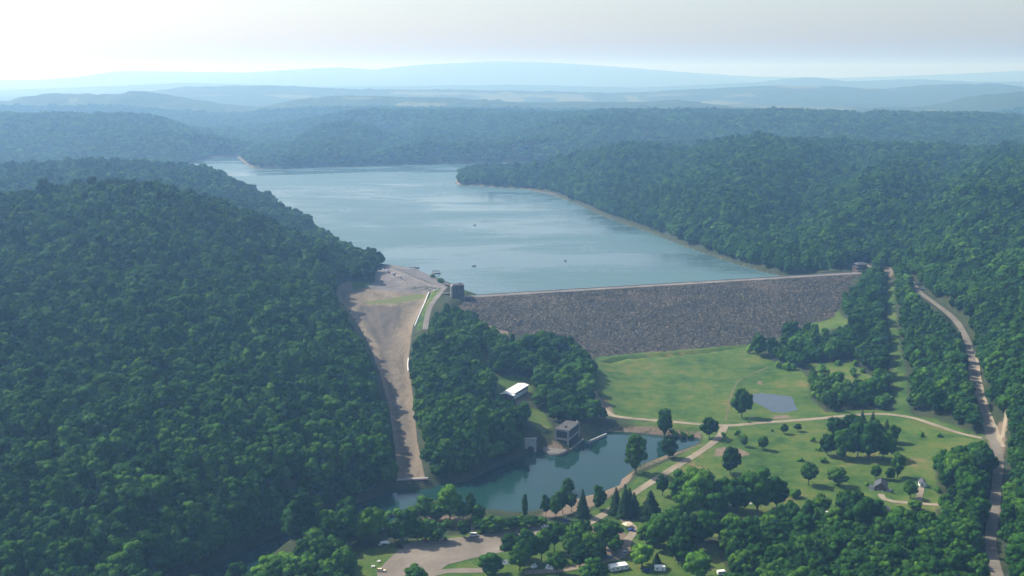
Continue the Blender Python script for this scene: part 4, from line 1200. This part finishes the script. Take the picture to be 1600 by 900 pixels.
# intake tower by the dam crest
def tower():
    x, y = U(716, 474, 36); r = root_at("intake_tower", x, y, 34.5, .1, "dark square stone tower between spillway and dam crest", "tower")
    def prism(nm, w0, d0, w1, d1, z0, z1, mat, par):
        bm = bmesh.new()
        v = [bm.verts.new((sx * w / 2, sy * d / 2, z)) for z, w, d in ((z0, w0, d0), (z1, w1, d1)) for sx, sy in ((-1, -1), (1, -1), (1, 1), (-1, 1))]
        bm.faces.new(v[:4][::-1]); bm.faces.new(v[4:])
        for i in range(4): bm.faces.new((v[i], v[(i + 1) % 4], v[4 + (i + 1) % 4], v[4 + i]))
        return bm_obj(nm, bm, mat, par)
    prism("shaft", 12.8, 11, 11.4, 10, -3, 19.5, MT['stone'], r)
    prism("parapet", 12.0, 10.6, 12.0, 10.6, 19.5, 20.6, MT['stone'], r)
    rf = prism("roof", 11.6, 10.2, 10.6, 9.2, 20.6, 21.3, MT['roofgrey'], r)
    one_box("hatch", (2, 1, 21.8), (2.4, 2, 1.2), MT['stone'], rf)
    prism("painted_sunlit_side", 1.7, 11.8, 1.7, 10.8, -3, 20.2, MT['pale'], r).location = (-6.6, 0, 0)  # pale slab paints the sunlit left side of the dark shaft
    for k, (wx, wz) in enumerate([(-3, 14.5), (0, 14.5), (3, 14.5), (-3, 8), (3, 8)]):
        w = one_box("window", (wx, -5.32 + wz * .012, wz), (1.2, .5, 2.2), MT['concrete'], r); one_box("pane", (wx, -5.56 + wz * .012, wz), (.9, .1, 1.9), MT['glass'], w)
    one_box("door", (-1.2, -5.5, 1.8), (2.2, .3, 3.6), MT['steel'], r)
    # service deck joining the tower to the crest
    x, y = U(697, 458, 43); d = root_at("service_deck", x, y, 40, .1, "low stone-walled deck joining the tower to the road", "deck")
    one_box("deck_slab", (2, 0, 2.4), (11, 10, 1), MT['stone'], d); one_box("side_wall", (2, -5.1, 0.9), (11, .6, 5.4), MT['stone'], d)
    bm = bmesh.new()
    for k in range(5): box(bm, (-3 + k * 2.4, -5.1, 4.1), (.18, .18, 1.0))
    box(bm, (2, -5.1, 4.6), (10.5, .14, .14)); bm_obj("railing", bm, MT['pale'], d)
tower()
# overlook house at the far end of the dam
def overlook():
    x, y = U(1344, 422, 44); r = root_at("overlook_house", x, y, 43.4, .22, "brown tiered overlook house at the far end of the dam", "house")
    one_box("lower_wall", (0, 0, 1.8), (14.5, 10, 5.2), MT['brown'], r)
    one_box("lower_roof", (0, 0, 4.6), (17, 12.5, .4), MT['shingle'], r, .1)
    one_box("upper_wall", (.6, 0, 6.2), (10.5, 7.6, 3.0), MT['brown'], r)
    bm = bmesh.new(); b = [(-6.6, -5, 7.7), (7.8, -5, 7.7), (7.8, 5, 7.7), (-6.6, 5, 7.7)]; v = [bm.verts.new(p) for p in b] + [bm.verts.new((-2.5, 0, 10)), bm.verts.new((3.7, 0, 10))]
    for f in ((0, 1, 5, 4), (1, 2, 5), (2, 3, 4, 5), (3, 0, 4), (3, 2, 1, 0)): bm.faces.new([v[i] for i in f])
    bm_obj("roof", bm, MT['shingle'], r)
    for k in range(4):
        for zz, yy, sp in ((2.6, -5.05, 3.3), (6.3, -3.85, 2.4)):
            w = one_box("window", ((k - 1.5) * sp, yy, zz), (1.5, .12, 1.2), MT['tan'], r); one_box("pane", ((k - 1.5) * sp, yy - .06, zz), (1.2, .1, .95), MT['glass'], w)
    one_box("deck", (-2, -7, 1.3), (13, 4, .3), MT['wood'], r)
overlook()
gable("dark_house", 1376, 766, 9.5, 7.5, 3.6, 3.0, 1.2, MT['brown'], MT['shingle'], "small dark house with grey gabled roof beside the meadow driveway", chimney=True)
h = bpy.data.objects["dark_house"]
one_box("side_porch", (-2.2, 5.2, 1.1), (4, 3, 2.2), MT['white'], h); one_box("porch_roof", (-2.2, 5.4, 2.4), (4.4, 3.6, .25), MT['shingle'], h)
one_box("annex", (-3.2, -5, 1.1), (3.2, 2.8, 2.4), MT['concrete'], h); one_box("annex_roof", (-3.2, -5, 2.45), (3.5, 3.2, .2), MT['shingle'], h)
gable("garden_shed", 1441, 759, 5, 4, 2.5, 1.7, 1.45, MT['white'], MT['shingle'], "small white shed with a pointed roof at the end of the short driveway", "shed", .35, 1)
gable("cabin", 1378, 802, 7, 5.5, 2.6, 1.6, .5, MT['brown'], MT['shingle'], "low cabin with bluish grey roof half hidden in trees below the dark house", "cabin", .4, 2)
for i, (px, py, lab) in enumerate([(1365,178,"tiny white farmhouse on the distant ridge, left of the pair"),(1375,178,"tiny white barn on the distant ridge, right of the pair")]):
    gable("farmhouse" if i == 0 else "barn", px, py, 16, 10, 7, 4, .3, MT['white'], MT['whiteroof'], lab, "farmhouse" if i == 0 else "barn", .5, 2)

# spillway walls
def wall_along(name, pts, h, w, mat, label, lift=0.0):
    P = catmull([np.array(p, float) for p in pts], 3)
    T = np.gradient(P[:, :2], axis=0); T /= np.linalg.norm(T, axis=1)[:, None]; Nn = np.stack([-T[:, 1], T[:, 0]], 1)
    V = []
    for i in range(len(P)):
        for o, zz in ((-w / 2, -1.2), (-w / 2, h), (w / 2, h), (w / 2, -1.2)):
            q = P[i, :2] + Nn[i] * o; V.append((q[0], q[1], P[i, 2] + zz + lift))
    Fq = [(i * 4 + j, i * 4 + (j + 1) % 4, (i + 1) * 4 + (j + 1) % 4, (i + 1) * 4 + j) for i in range(len(P) - 1) for j in range(4)]
    me = np_mesh(name, V, Fq); bm = bmesh.new(); bm.from_mesh(me)
    bm.verts.ensure_lookup_table(); n = len(P); bm.faces.new([bm.verts[i] for i in range(4)]); bm.faces.new([bm.verts[(n - 1) * 4 + i] for i in range(4)][::-1])
    o = bm_obj(name, bm, mat); o["label"] = label; o["category"] = "wall"; return o
def gpts(pts): return [hit(a, b) for a, b in pts]
wall_along("training_wall", gpts([(670,458),(663,476),(655,494),(648,511)]), 1.5, .7, MT['white'], "long concrete wall, coloured bright as if sunlit, along the upper right side of the spillway")  # white on plain concrete puts the sunlit brightness of its top into the colour
wall_along("training_wall", gpts([(638,562),(637,573),(638,582)]), 1.8, .7, MT['white'], "short bright concrete wall beside the middle of the spillway")
sl, sr = U(622, 752, -1), U(666, 750, -1)
wall_along("spillway_sill", [(sl[0] - 1, sl[1], -1.2), (sr[0] + 1, sr[1] + 1, -1.2)], 1.5, 2.0, MT['pale'], "pale concrete lip closing the bottom end of the spillway")
wall_along("drop_wall", [(sl[0] - 1, sl[1] - 1.6, -4.8), (sr[0] + 1, sr[1] - .6, -4.8)], 4.6, .8, MT['stone'], "dark concrete drop face below the spillway lip")

# ------------------------------------------------------------------ vehicles
PAINT = {}
def paint(n, c):
    if n not in PAINT: PAINT[n] = simple(n + "_car_paint", c, .3, .04, 1)
    return PAINT[n]
def loft_x(bm, secs):
    """secs: list of (x, half width low, half width high, z low, z high)"""
    rings = []
    for x, a, b, z0, z1 in secs:
        rings.append([bm.verts.new(p) for p in ((x, -a, z0), (x, a, z0), (x, b, z1), (x, -b, z1))])
    for r0, r1 in zip(rings, rings[1:]):
        for i in range(4): bm.faces.new((r0[i], r0[(i + 1) % 4], r1[(i + 1) % 4], r1[i]))
    bm.faces.new(rings[0][::-1]); bm.faces.new(rings[-1])
def wheels(r, xs_, w, rad=.33):
    for x in xs_:
        for s in (-1, 1):
            bm = bmesh.new(); bmesh.ops.create_cone(bm, segments=14, radius1=rad, radius2=rad, depth=.22, cap_ends=True, matrix=Matrix.Translation((x, s * w, rad)) @ Matrix.Rotation(math.pi / 2, 4, 'X'))
            wh = bm_obj("wheel", bm, MT['rubber'], r)
            bm = bmesh.new(); bmesh.ops.create_cone(bm, segments=10, radius1=rad * .55, radius2=rad * .55, depth=.25, cap_ends=True, matrix=Matrix.Translation((x, s * w, rad)) @ Matrix.Rotation(math.pi / 2, 4, 'X'))
            bm_obj("rim", bm, MT['steel'], wh)
def car(px, py, heading, col, label, style='sedan', group=None, z=None, pos=None, scale=1.0):
    x, y, zz = hit(px, py) if pos is None else pos
    zz = float(Zi(x, y)) + .17 if z is None else z
    nm = {'sedan': 'car', 'wagon': 'station_wagon', 'van': 'van', 'pickup': 'pickup_truck'}[style]
    r = root_at(nm, x, y, zz, heading, label, nm.replace('_', ' ') if style != 'wagon' else 'car', group); r.scale = (scale,) * 3
    bm = bmesh.new(); W_ = .92
    top = {'sedan': .95, 'wagon': .98, 'van': 1.15, 'pickup': 1.0}[style]
    loft_x(bm, [(-2.45, .8, .74, .42, .78), (-2.3, W_, .86, .28, top - .08), (-.9, W_, .88, .24, top), (1.0, W_, .88, .24, top - .02), (2.2, W_, .84, .28, top - .16), (2.4, .8, .72, .42, .7)])
    bm_obj("body", bm, paint(*col), r)
    cab = {'sedan': [(-1.75, .8, .78, top - .05, top), (-1.15, .84, .66, top - .05, 1.40), (.25, .84, .66, top - .05, 1.42), (1.0, .8, .76, top - .05, top)],
           'wagon': [(-2.3, .8, .76, top - .05, top), (-2.1, .84, .68, top - .05, 1.45), (.25, .84, .68, top - .05, 1.46), (1.0, .8, .76, top - .05, top)],
           'van': [(-2.35, .88, .84, top - .05, top), (-2.3, .9, .8, top - .05, 2.0), (1.3, .9, .8, top - .05, 2.0), (1.9, .84, .8, top - .05, top)],
           'pickup': [(-.6, .8, .78, top - .05, top), (-.5, .84, .68, top - .05, 1.6), (.5, .84, .68, top - .05, 1.6), (1.1, .8, .76, top - .05, top)]}[style]
    bm = bmesh.new(); loft_x(bm, cab); bm_obj("windows", bm, MT['glass'], r)
    bm = bmesh.new(); loft_x(bm, [(cab[1][0] - .02, .70, .68, cab[1][4] - .02, cab[1][4] + .04), (cab[2][0] + .02, .70, .68, cab[2][4] - .02, cab[2][4] + .05)]); bm_obj("roof", bm, paint(*col), r)
    wheels(r, (-1.5, 1.45), .84)
    for s in (-1, 1): one_box("headlight", (2.33, s * .6, .66), (.12, .3, .16), MT['white'], r)
    return r
RED, BLACK, WHITE, TAN = ("red", (.30, .02, .015)), ("black", (.02, .022, .03)), ("white", (.75, .75, .73)), ("cream", (.62, .52, .36))
GREEN, BLUE, SILVER = ("green", (.03, .06, .04)), ("blue", (.04, .08, .25)), ("silver", (.45, .45, .46))
car(664, 846, 2.0, RED, "red car parked at the river edge of the gravel lot")
car(695, 843, 1.6, GREEN, "dark green car parked between the red car and the white van")
car(741, 838, .06, WHITE, "white van parked side-on at the river edge of the lot", 'van')
car(624, 856, 2.5, BLACK, "black car parked at the left corner of the lot beside the picnic lawn", 'wagon')
car(596, 893, -.2, TAN, "cream station wagon standing at the lower left edge of the lot", 'wagon')
car(852, 824, .3, WHITE, "white car parked on the lot behind the trees", 'sedan')
car(1522, 600, 1.3, BLACK, "dark car driving along the hillside road")
car(680, 455, .9, WHITE, "white car on the road beside the tower")
car(698, 447, .7, BLACK, "dark car on the road just behind the tower", 'wagon')
cg = "cars parked on the campground track"
car(884, 815, .4, BLUE, "dark blue car parked under the trees above the campground loop", 'sedan', cg)
car(890, 821, .4, BLACK, "black wagon parked under the trees next to the dark blue car", 'wagon', cg)
car(987, 830, -.3, BLUE, "bright blue pickup parked beside the cream awning", 'pickup')
car(976, 865, 1.2, SILVER, "silver car on the campground track above the long white trailer", 'sedan', cg)
car(950, 872, .2, BLUE, "blue wagon among the campground trees left of the silver car", 'wagon', cg)
car(1012, 893, .3, BLUE, "blue car parked beside the small white camper", 'wagon', cg)
car(1440, 452, 2.0, WHITE, "white car at the very top of the hillside road", 'sedan')
# rows of cars on the boat ramp
for i in range(11):
    px = 599 + i * 2.6; py = 419.5 + i * 1.15
    c = [WHITE, SILVER, WHITE, BLUE, RED, WHITE, SILVER, BLACK, WHITE, TAN, SILVER][i]
    nth = ["first", "second", "third", "fourth", "fifth", "sixth", "seventh", "eighth", "ninth", "tenth", "eleventh"][i]
    car(px, py + 3, 1.9, c, f"{c[0]} {'van' if i % 4 == 2 else 'car'} parked on the boat ramp, {nth} from the left hill", 'van' if i % 4 == 2 else 'sedan', "cars parked on the boat ramp")
# ------------------------------------------------------------------ campers and tents
def camper(px, py, L, W_, H, rz, label, body, roof, name="camper"):
    x, y, z = hit(px, py); z = float(Zi(x, y))
    r = root_at(name, x, y, z, rz, label, "camper")
    bm = bmesh.new(); loft_x(bm, [(-L / 2, W_ / 2, W_ / 2 - .05, .7, H - .2), (-L / 2 + .3, W_ / 2, W_ / 2 - .03, .5, H), (L / 2 - .5, W_ / 2, W_ / 2 - .03, .5, H), (L / 2, W_ / 2 - .1, W_ / 2 - .15, .9, H - .4)])
    bm_obj("body", bm, body, r)
    one_box("roof", (-.1, 0, H + .06), (L - .5, W_ + .1, .14), roof, r, .04)
    n = max(2, int(L / 2.2))
    for s in (-1, 1):
        for k in range(n):
            x_ = -L / 2 + L * (k + .5) / n
            if s == -1 and k == n // 2: one_box("door", (x_, s * (W_ / 2 + .02), 1.45), (.75, .08, 1.8), MT['concrete'], r)
            else:
                w = one_box("window", (x_, s * (W_ / 2 + .01), 1.75), (1.0, .08, .7), MT['steel'], r); one_box("pane", (x_, s * (W_ / 2 + .05), 1.75), (.85, .06, .55), MT['glass'], w)
    wheels(r, (-.5, .4), W_ / 2 - .12, .36)
    one_box("hitch", (L / 2 + .6, 0, .55), (1.3, .12, .12), MT['steel'], r)
    return r
camper(966, 890, 10.5, 4.2, 2.9, .35, "long white trailer with a broad pale roof in the lower campground", MT['white'], MT['whiteroof'])
camper(1031, 892, 6.0, 2.6, 2.9, -.1, "small white camper standing right of the bright green round tree", MT['white'], MT['whiteroof'])
c_ = camper(1062, 874, 6.2, 3.4, 2.2, -.1, "tan-roofed tent camper alone on the grass", MT['tan'], MT['tan'], "tent_camper")
camper(872, 880, 5.5, 2.6, 2.6, .5, "grey camper half hidden by the trees right of the parking lot", MT['steel'], MT['white'])
camper(1127, 898, 4.5, 2.3, 2.3, .2, "small white camper peeking from the woods at the bottom edge", MT['white'], MT['whiteroof'])
def tent(px, py, w, h, rz, mat, label, name="tent"):
    x, y, z = hit(px, py); z = float(Zi(x, y)); r = root_at(name, x, y, z, rz, label, "tent")
    bm = bmesh.new(); a = w / 2
    v = [bm.verts.new(p) for p in ((-a, -a * .75, 0), (a, -a * .75, 0), (a, a * .75, 0), (-a, a * .75, 0), (-a * .75, 0, h), (a * .75, 0, h), (0, 0, h * .93))]
    for f in ((0, 1, 5, 6, 4), (1, 2, 5), (2, 3, 4, 6, 5), (3, 0, 4)): bm.faces.new([v[i] for i in f])
    bm_obj("canvas", bm, mat, r); one_box("door_flap", (0, -a * .52, h * .3), (w * .2, .05, h * .55), MT['roofgrey'], r).rotation_euler = (-.3, 0, 0)
    bm = bmesh.new()
    for s in (-1, 1): box(bm, (s * a * .75, 0, h / 2), (.08, .08, h + .2))
    bm_obj("pole", bm, MT['steel'], r)
tent(504, 886, 6, 3, .4, MT['blue'], "bright blue tent tucked under the trees left of the picnic lawn")
tent(788, 880, 4.2, 2.2, .2, MT['white'], "white tent under the trees at the lot's right end, nearest the lot")
tent(834, 886, 3.4, 2.0, .8, MT['white'], "small white tent in the middle of the campground trees")
tent(859, 888, 4.5, 2.2, -.4, MT['white'], "white tent just left of the grey camper")
tent(493, 890, 2.6, 1.5, .9, MT['white'], "tiny white tent just left of the blue tent")
def awning(px, py, w, d, h, rz, mat, label):
    x, y, z = hit(px, py); z = float(Zi(x, y)); r = root_at("awning", x, y, z, rz, label, "awning")
    bm = bmesh.new(); v = [bm.verts.new(p) for p in ((-w / 2, -d / 2, h), (w / 2, -d / 2, h), (w / 2, d / 2, h), (-w / 2, d / 2, h), (0, 0, h + .9))]
    for f in ((0, 1, 4), (1, 2, 4), (2, 3, 4), (3, 0, 4), (3, 2, 1, 0)): bm.faces.new([v[i] for i in f])
    bm_obj("canopy", bm, mat, r)
    for sx in (-1, 1):
        for sy in (-1, 1): one_box("post", (sx * w * .46, sy * d * .46, h / 2), (.12, .12, h), MT['steel'], r)
awning(980, 824, 5.5, 4, 2.3, .5, MT['tan'], "cream awning beside the bright blue pickup")
awning(601, 853, 5, 3.2, 2.2, .1, MT['white'], "white picnic canopy on the lawn beside the black car")
def table(px, py, rz, mat, label, group=None):
    x, y, z = hit(px, py); z = float(Zi(x, y)); r = root_at("picnic_table", x, y, z, rz, label, "picnic table", group)
    one_box("tabletop", (0, 0, .75), (2.0, .8, .07), mat, r)
    for s in (-1, 1): one_box("bench", (0, s * .75, .45), (2.0, .3, .06), mat, r)
    for s in (-1, 1):
        bm = bmesh.new(); box(bm, (s * .7, 0, .36), (.1, 1.5, .08)); box(bm, (s * .7, -.4, .35), (.1, .1, .72)); box(bm, (s * .7, .4, .35), (.1, .1, .72)); bm_obj("leg_frame", bm, mat, r)
tg = "picnic tables around the river lawn and campground"
for px, py, rz, lab in [(594,852,.4,"white picnic table just left of the white canopy"),(607,850,1.2,"white picnic table just right of the white canopy"),(583,886,.1,"white picnic table near the cream station wagon"),(592,878,.9,"white picnic table on the lawn above the cream station wagon"),
    (1143,790,.3,"white picnic table in the shade at the left of the meadow grove"),(1172,788,.8,"white picnic table in the shade at the right of the meadow grove"),(1105,789,.1,"white picnic table at the left edge of the meadow grove"),(1274,800,.4,"white picnic table under the ragged orchard tree"),(1292,801,1.0,"white picnic table right of the ragged orchard tree"),
    (990,860,.2,"white picnic table right of the campground track")]:
    table(px, py, rz, MT['white'], lab, tg)
# marina
def dock(px, py, L, W_, rz, label, shelter=False):
    x, y = U(px, py, LAKE_Z); r = root_at("dock", x, y, LAKE_Z, rz, label, "dock")
    one_box("deck", (0, 0, .35), (L, W_, .35), MT['wood'], r)
    for s in (-1, 0, 1):
        one_box("float", (s * L * .4, 0, .05), (1.6, W_ * .9, .5), MT['steel'], r)
    if shelter:
        one_box("roof", (0, 0, 3.2), (L * .8, W_ * 1.25, .3), MT['shingle'], r, .1)
        for sx in (-1, 1):
            for sy in (-1, 1): one_box("post", (sx * L * .36, sy * W_ * .4, 1.7), (.2, .2, 2.9), MT['wood'], r)
dock(646, 417.5, 9, 3, .1, "small wooden dock behind the boat ramp")
dock(681, 427.5, 11, 5, .2, "roofed dock at the lake end of the boat ramp", True)
def boat(px, py, rz, label):
    x, y = U(px, py, LAKE_Z); r = root_at("motorboat", x, y, LAKE_Z - .1, rz, label, "boat", "small boats out on the lake")
    bm = bmesh.new(); loft_x(bm, [(-2.6, .8, 1.0, 0, .85), (0, .85, 1.1, 0, .9), (1.8, .5, .85, .1, 1.0), (2.9, .05, .1, .5, 1.1)]); bm_obj("hull", bm, MT['roofgrey'], r)
    bm = bmesh.new(); loft_x(bm, [(-.2, .7, .6, .9, 1.3), (.5, .7, .6, .9, 1.35)]); bm_obj("windscreen", bm, MT['glass'], r)
    one_box("outboard_motor", (-2.75, 0, .8), (.4, .4, .9), MT['rubber'], r)
boat(741, 416, .5, "small boat on the lake, nearest the dam's left end")
boat(883, 408, 2.0, "small boat on the lake above the middle of the dam")
boat(742, 352, 1.0, "small boat farthest out on the middle of the lake")
boat(652, 419, .3, "small boat tied beside the small wooden dock")
# junction sign and a few post lamps
x, y, z = hit(1536, 688); r = root_at("road_sign", x, y, z, 0, "blank white board sign at the gravel road's junction", "sign")
one_box("board", (0, 0, 1.7), (2.6, .12, 1.3), MT['white'], r)
for s in (-1, 1): one_box("post", (s * 1.1, .12, 1.1), (.14, .12, 2.3), MT['wood'], r)

# ------------------------------------------------------------------ woods: many thousand trees as one object per wood
def forest(name, label, X, Y, H, W_, protos, variants, seed):
    """a wood: one mesh of points, a crown-and-trunk tree on each"""
    rs = np.random.RandomState(seed)
    me = bpy.data.meshes.new(name); n = len(X)
    me.vertices.add(n); me.vertices.foreach_set("co", np.stack([X, Y, Zi(X, Y)], 1).astype(np.float32).ravel())
    def at(nm, tp, v, fld="value"):
        a = me.attributes.new(nm, tp, 'POINT'); a.data.foreach_set(fld, np.asarray(v).ravel())
    at("pick", 'INT', rs.randint(0, len(variants.objects), n).astype(np.int32))
    rot = np.zeros((n, 3), np.float32); rot[:, 2] = rs.rand(n) * 6.283; rot[:, :2] = rs.normal(size=(n, 2)) * .05
    at("rot", 'FLOAT_VECTOR', rot, "vector")
    at("scl", 'FLOAT_VECTOR', np.stack([W_, W_, H], 1).astype(np.float32), "vector")
    o = link(name, me, [M['leaf'], M['bark']], kind="stuff", label=label, category="forest")
    ng = bpy.data.node_groups.new(name, 'GeometryNodeTree')
    ng.interface.new_socket("Geometry", in_out='INPUT', socket_type='NodeSocketGeometry'); ng.interface.new_socket("Geometry", in_out='OUTPUT', socket_type='NodeSocketGeometry')
    L = ng.links; Nn = ng.nodes.new
    gi, go = Nn("NodeGroupInput"), Nn("NodeGroupOutput"); m2p = Nn("GeometryNodeMeshToPoints"); iop = Nn("GeometryNodeInstanceOnPoints"); ci = Nn("GeometryNodeCollectionInfo")
    ci.inputs["Collection"].default_value = variants; ci.inputs["Separate Children"].default_value = True; ci.inputs["Reset Children"].default_value = True
    iop.inputs["Pick Instance"].default_value = True
    def rd(nm, tp):
        a = Nn("GeometryNodeInputNamedAttribute"); a.data_type = tp; a.inputs["Name"].default_value = nm; return [s for s in a.outputs if s.enabled][0]
    L.new(gi.outputs[0], m2p.inputs["Mesh"]); L.new(m2p.outputs[0], iop.inputs["Points"]); L.new(ci.outputs[0], iop.inputs["Instance"])
    L.new(rd("pick", 'INT'), iop.inputs["Instance Index"]); L.new(rd("scl", 'FLOAT_VECTOR'), iop.inputs["Scale"])
    e2r = Nn("FunctionNodeEulerToRotation"); L.new(rd("rot", 'FLOAT_VECTOR'), e2r.inputs[0]); L.new(e2r.outputs[0], iop.inputs["Rotation"])
    L.new(iop.outputs[0], go.inputs[0])
    md = o.modifiers.new("trees", 'NODES'); md.node_group = ng
    return o
def joined(name, crown, trunk):
    """crown and trunk of one tree as one mesh, for the woods"""
    bm = bmesh.new(); bm.from_mesh(crown); n = len(bm.faces); bm.from_mesh(trunk)
    bm.faces.ensure_lookup_table()
    for f in bm.faces[n:]: f.material_index = 1
    me = bpy.data.meshes.new(name); bm.to_mesh(me); bm.free()
    me.materials.append(crown.materials[0]); me.materials.append(M['bark'])
    return me
near_col = bpy.data.collections.new("tree_kinds"); far_col = bpy.data.collections.new("far_tree_kinds")
for c, t, ph, pr in PROTO['broad'] + PROTO['tall'][:2] + PROTO['open'][:2]:
    o = bpy.data.objects.new("woodland_tree", joined("woodland_tree", c, t)); near_col.objects.link(o)
for c, ph, pr in FARP:
    o = bpy.data.objects.new("distant_tree", c); far_col.objects.link(o)

def wsize(n, seed, s=1.0):
    rs = np.random.RandomState(seed)
    w = rs.uniform(.48, 1.0, n) * s; big = rs.rand(n) > .88; w[big] *= 1.45
    return (.45 + .55 * w) * rs.uniform(.8, 1.15, n), w
bands = [scatter(480, 1400, 6.3, 1), scatter(1400, 2600, 8.6, 2), scatter(2600, 5200, 13.0, 3)]
def bank_row(r, sp, seed):
    P = np.array(outset(river_poly, r)); rs = np.random.RandomState(seed); out = []
    for a, b in zip(P[:18], P[1:19]):                      # the wooded north-west bank only
        for k in range(int(np.linalg.norm(b - a) / sp) + 1): out.append(a + (b - a) * (k + rs.rand() * .6) * sp / max(1, np.linalg.norm(b - a)))
    out = np.array(out); px, py = project(out[:, 0], out[:, 1], RIVER_Z)
    keep = ((px < 612) | (px > 676)) & (px < 815)
    return out[keep, 0], out[keep, 1]
rows = [bank_row(4.0, 5.0, 3), bank_row(9.5, 6.0, 4)]
bands[0] = (np.concatenate([bands[0][0]] + [r[0] for r in rows]), np.concatenate([bands[0][1]] + [r[1] for r in rows]))
X1, Y1 = np.concatenate([bands[0][0], bands[1][0]]), np.concatenate([bands[0][1], bands[1][1]])
H1, W1 = wsize(len(X1), 5)
W1[len(bands[0][0]):] *= 1.2; H1[len(bands[0][0]):] *= 1.08
PX1, PY1 = project(X1, Y1, Zi(X1, Y1))
def xspill(Y): return np.interp(Y, [450, 690, 870, 1000, 1090, 1240, 1700, 2700], [-60, -66, -88, -116, -130, -150, -60, -200])
left = X1 < xspill(Y1)
south = (~left) & (PY1 > np.interp(PX1, [380,470,600,640,760,820,960,1000,1105],[905,850,842,772,772,800,765,765,775])) & (PX1 < 1105)           # riverside and campground: only single trees there
knoll = (~left) & (PX1 < 955) & (Y1 < 1200) & ~south
right = ~left & ~knoll & ~south
keep_valley = right & (Y1 < 1250) & (X1 < 40)
def off_singles(X, Y, W_):
    ok = np.ones(X.shape, bool)
    for x, y, w in TREES: ok &= (X - x) ** 2 + (Y - y) ** 2 > (w * .75 + 3.4 * W_) ** 2
    return ok
ok = clear_ok(X1, Y1, 14 * H1, W1) & off_singles(X1, Y1, W1)
# the woodland trees that show largest stand as single trees of their own
dep = np.hypot(X1, Y1); PXt, PYt = project(X1, Y1, Zi(X1, Y1) + 11)
vis = ok & (PXt > -15) & (PXt < 1615) & (PYt < 915) & (left | right) & ~south
order = np.argsort(np.where(vis, dep, 1e9))[:max(0, 296 - n_broad)]
for i in order:
    if not vis[i]: continue
    c, tr, ph, pr = PROTO['broad'][i % 8]
    lab, grp = (("rounded dark green tree at the front of the thick woods on the left hillside", "front trees of the left hillside woods") if left[i] else
                ("rounded dark green tree in the thick woods filling the bottom right corner", "trees of the bottom right woods"))
    if left[i]:
        if PXt[i] > 330: lab, grp = "rounded dark green tree on the shaded slope just above the river, left of the spillway", "trees on the shaded slope above the river"
        elif PYt[i] > 850: lab, grp = "rounded dark green tree at the bottom edge of the left hillside woods", "trees at the bottom edge of the left woods"
    elif PXt[i] > 1545: lab, grp = "rounded dark green tree in the woods right of the hillside road", "trees right of the hillside road"
    elif PYt[i] > 850: lab, grp = "rounded dark green tree of the thick woods along the bottom right edge", "trees along the bottom right edge"
    else: lab, grp = "rounded dark green tree in the thick woods between meadow and bottom right edge", "trees between the meadow and the bottom edge"
    root = bpy.data.objects.new("broadleaf_tree", None); COL.objects.link(root)
    root.location = (X1[i], Y1[i], float(Zi(X1[i], Y1[i]))); root.rotation_euler = (0, 0, i * 1.7 % 6.28)
    root.scale = (W1[i], W1[i], H1[i]); root["label"] = lab; root["category"] = "tree"; root["group"] = grp
    for nm, m_ in (("crown", c), ("trunk", tr)):
        o = bpy.data.objects.new(nm, m_); COL.objects.link(o); o.parent = root
ok[order] = False
left &= ok; knoll &= ok; right &= ok
forest("forest", "dense dark green woods covering the long hillside left of the spillway", X1[left], Y1[left], H1[left], W1[left], None, near_col, 11)
forest("forest", "dark woods on the knoll between the spillway and the powerhouse", X1[knoll], Y1[knoll], H1[knoll], W1[knoll], None, near_col, 12)
forest("forest", "dense woods over the hills right of the lake and the hillside road", X1[right], Y1[right], H1[right], W1[right], None, near_col, 13)
X3, Y3 = bands[2]
H3, W3 = wsize(len(X3), 6, 1.5); H3 = H3 * .8
okf = (Zi(X3, Y3, fields) < .5) & clear_ok(X3, Y3, 14 * H3)
forest("forest", "hazy blue woods on the far hills beyond the lake", X3[okf], Y3[okf], H3[okf], W3[okf], None, far_col, 14)
print("woods", left.sum(), knoll.sum(), right.sum(), okf.sum())

# ------------------------------------------------------------------ the air
hz = bpy.data.materials.new("haze_air"); hz.use_nodes = True; hn = hz.node_tree; hn.nodes.clear()
ho = hn.nodes.new("ShaderNodeOutputMaterial"); hv = hn.nodes.new("ShaderNodeVolumePrincipled")
hv.inputs["Color"].default_value = (.28, .54, .94, 1); hv.inputs["Absorption Color"].default_value = (1, 1, 1, 1)
hv.inputs["Density"].default_value = HAZE_DENSITY; hv.inputs["Anisotropy"].default_value = .35
hn.links.new(hv.outputs[0], ho.inputs["Volume"])
x0, x1, y0, y1, z0, z1 = -15300, 15300, -700, 27500, -14, 480
V = [(x, y, z) for z in (z0, z1) for y in (y0, y1) for x in (x0, x1)]
me = np_mesh("haze", V, [(0, 2, 3, 1), (4, 5, 7, 6), (0, 1, 5, 4), (2, 6, 7, 3), (0, 4, 6, 2), (1, 3, 7, 5)])
link("haze", me, hz, kind="stuff", label="pale blue summer haze filling the valley air", category="haze")
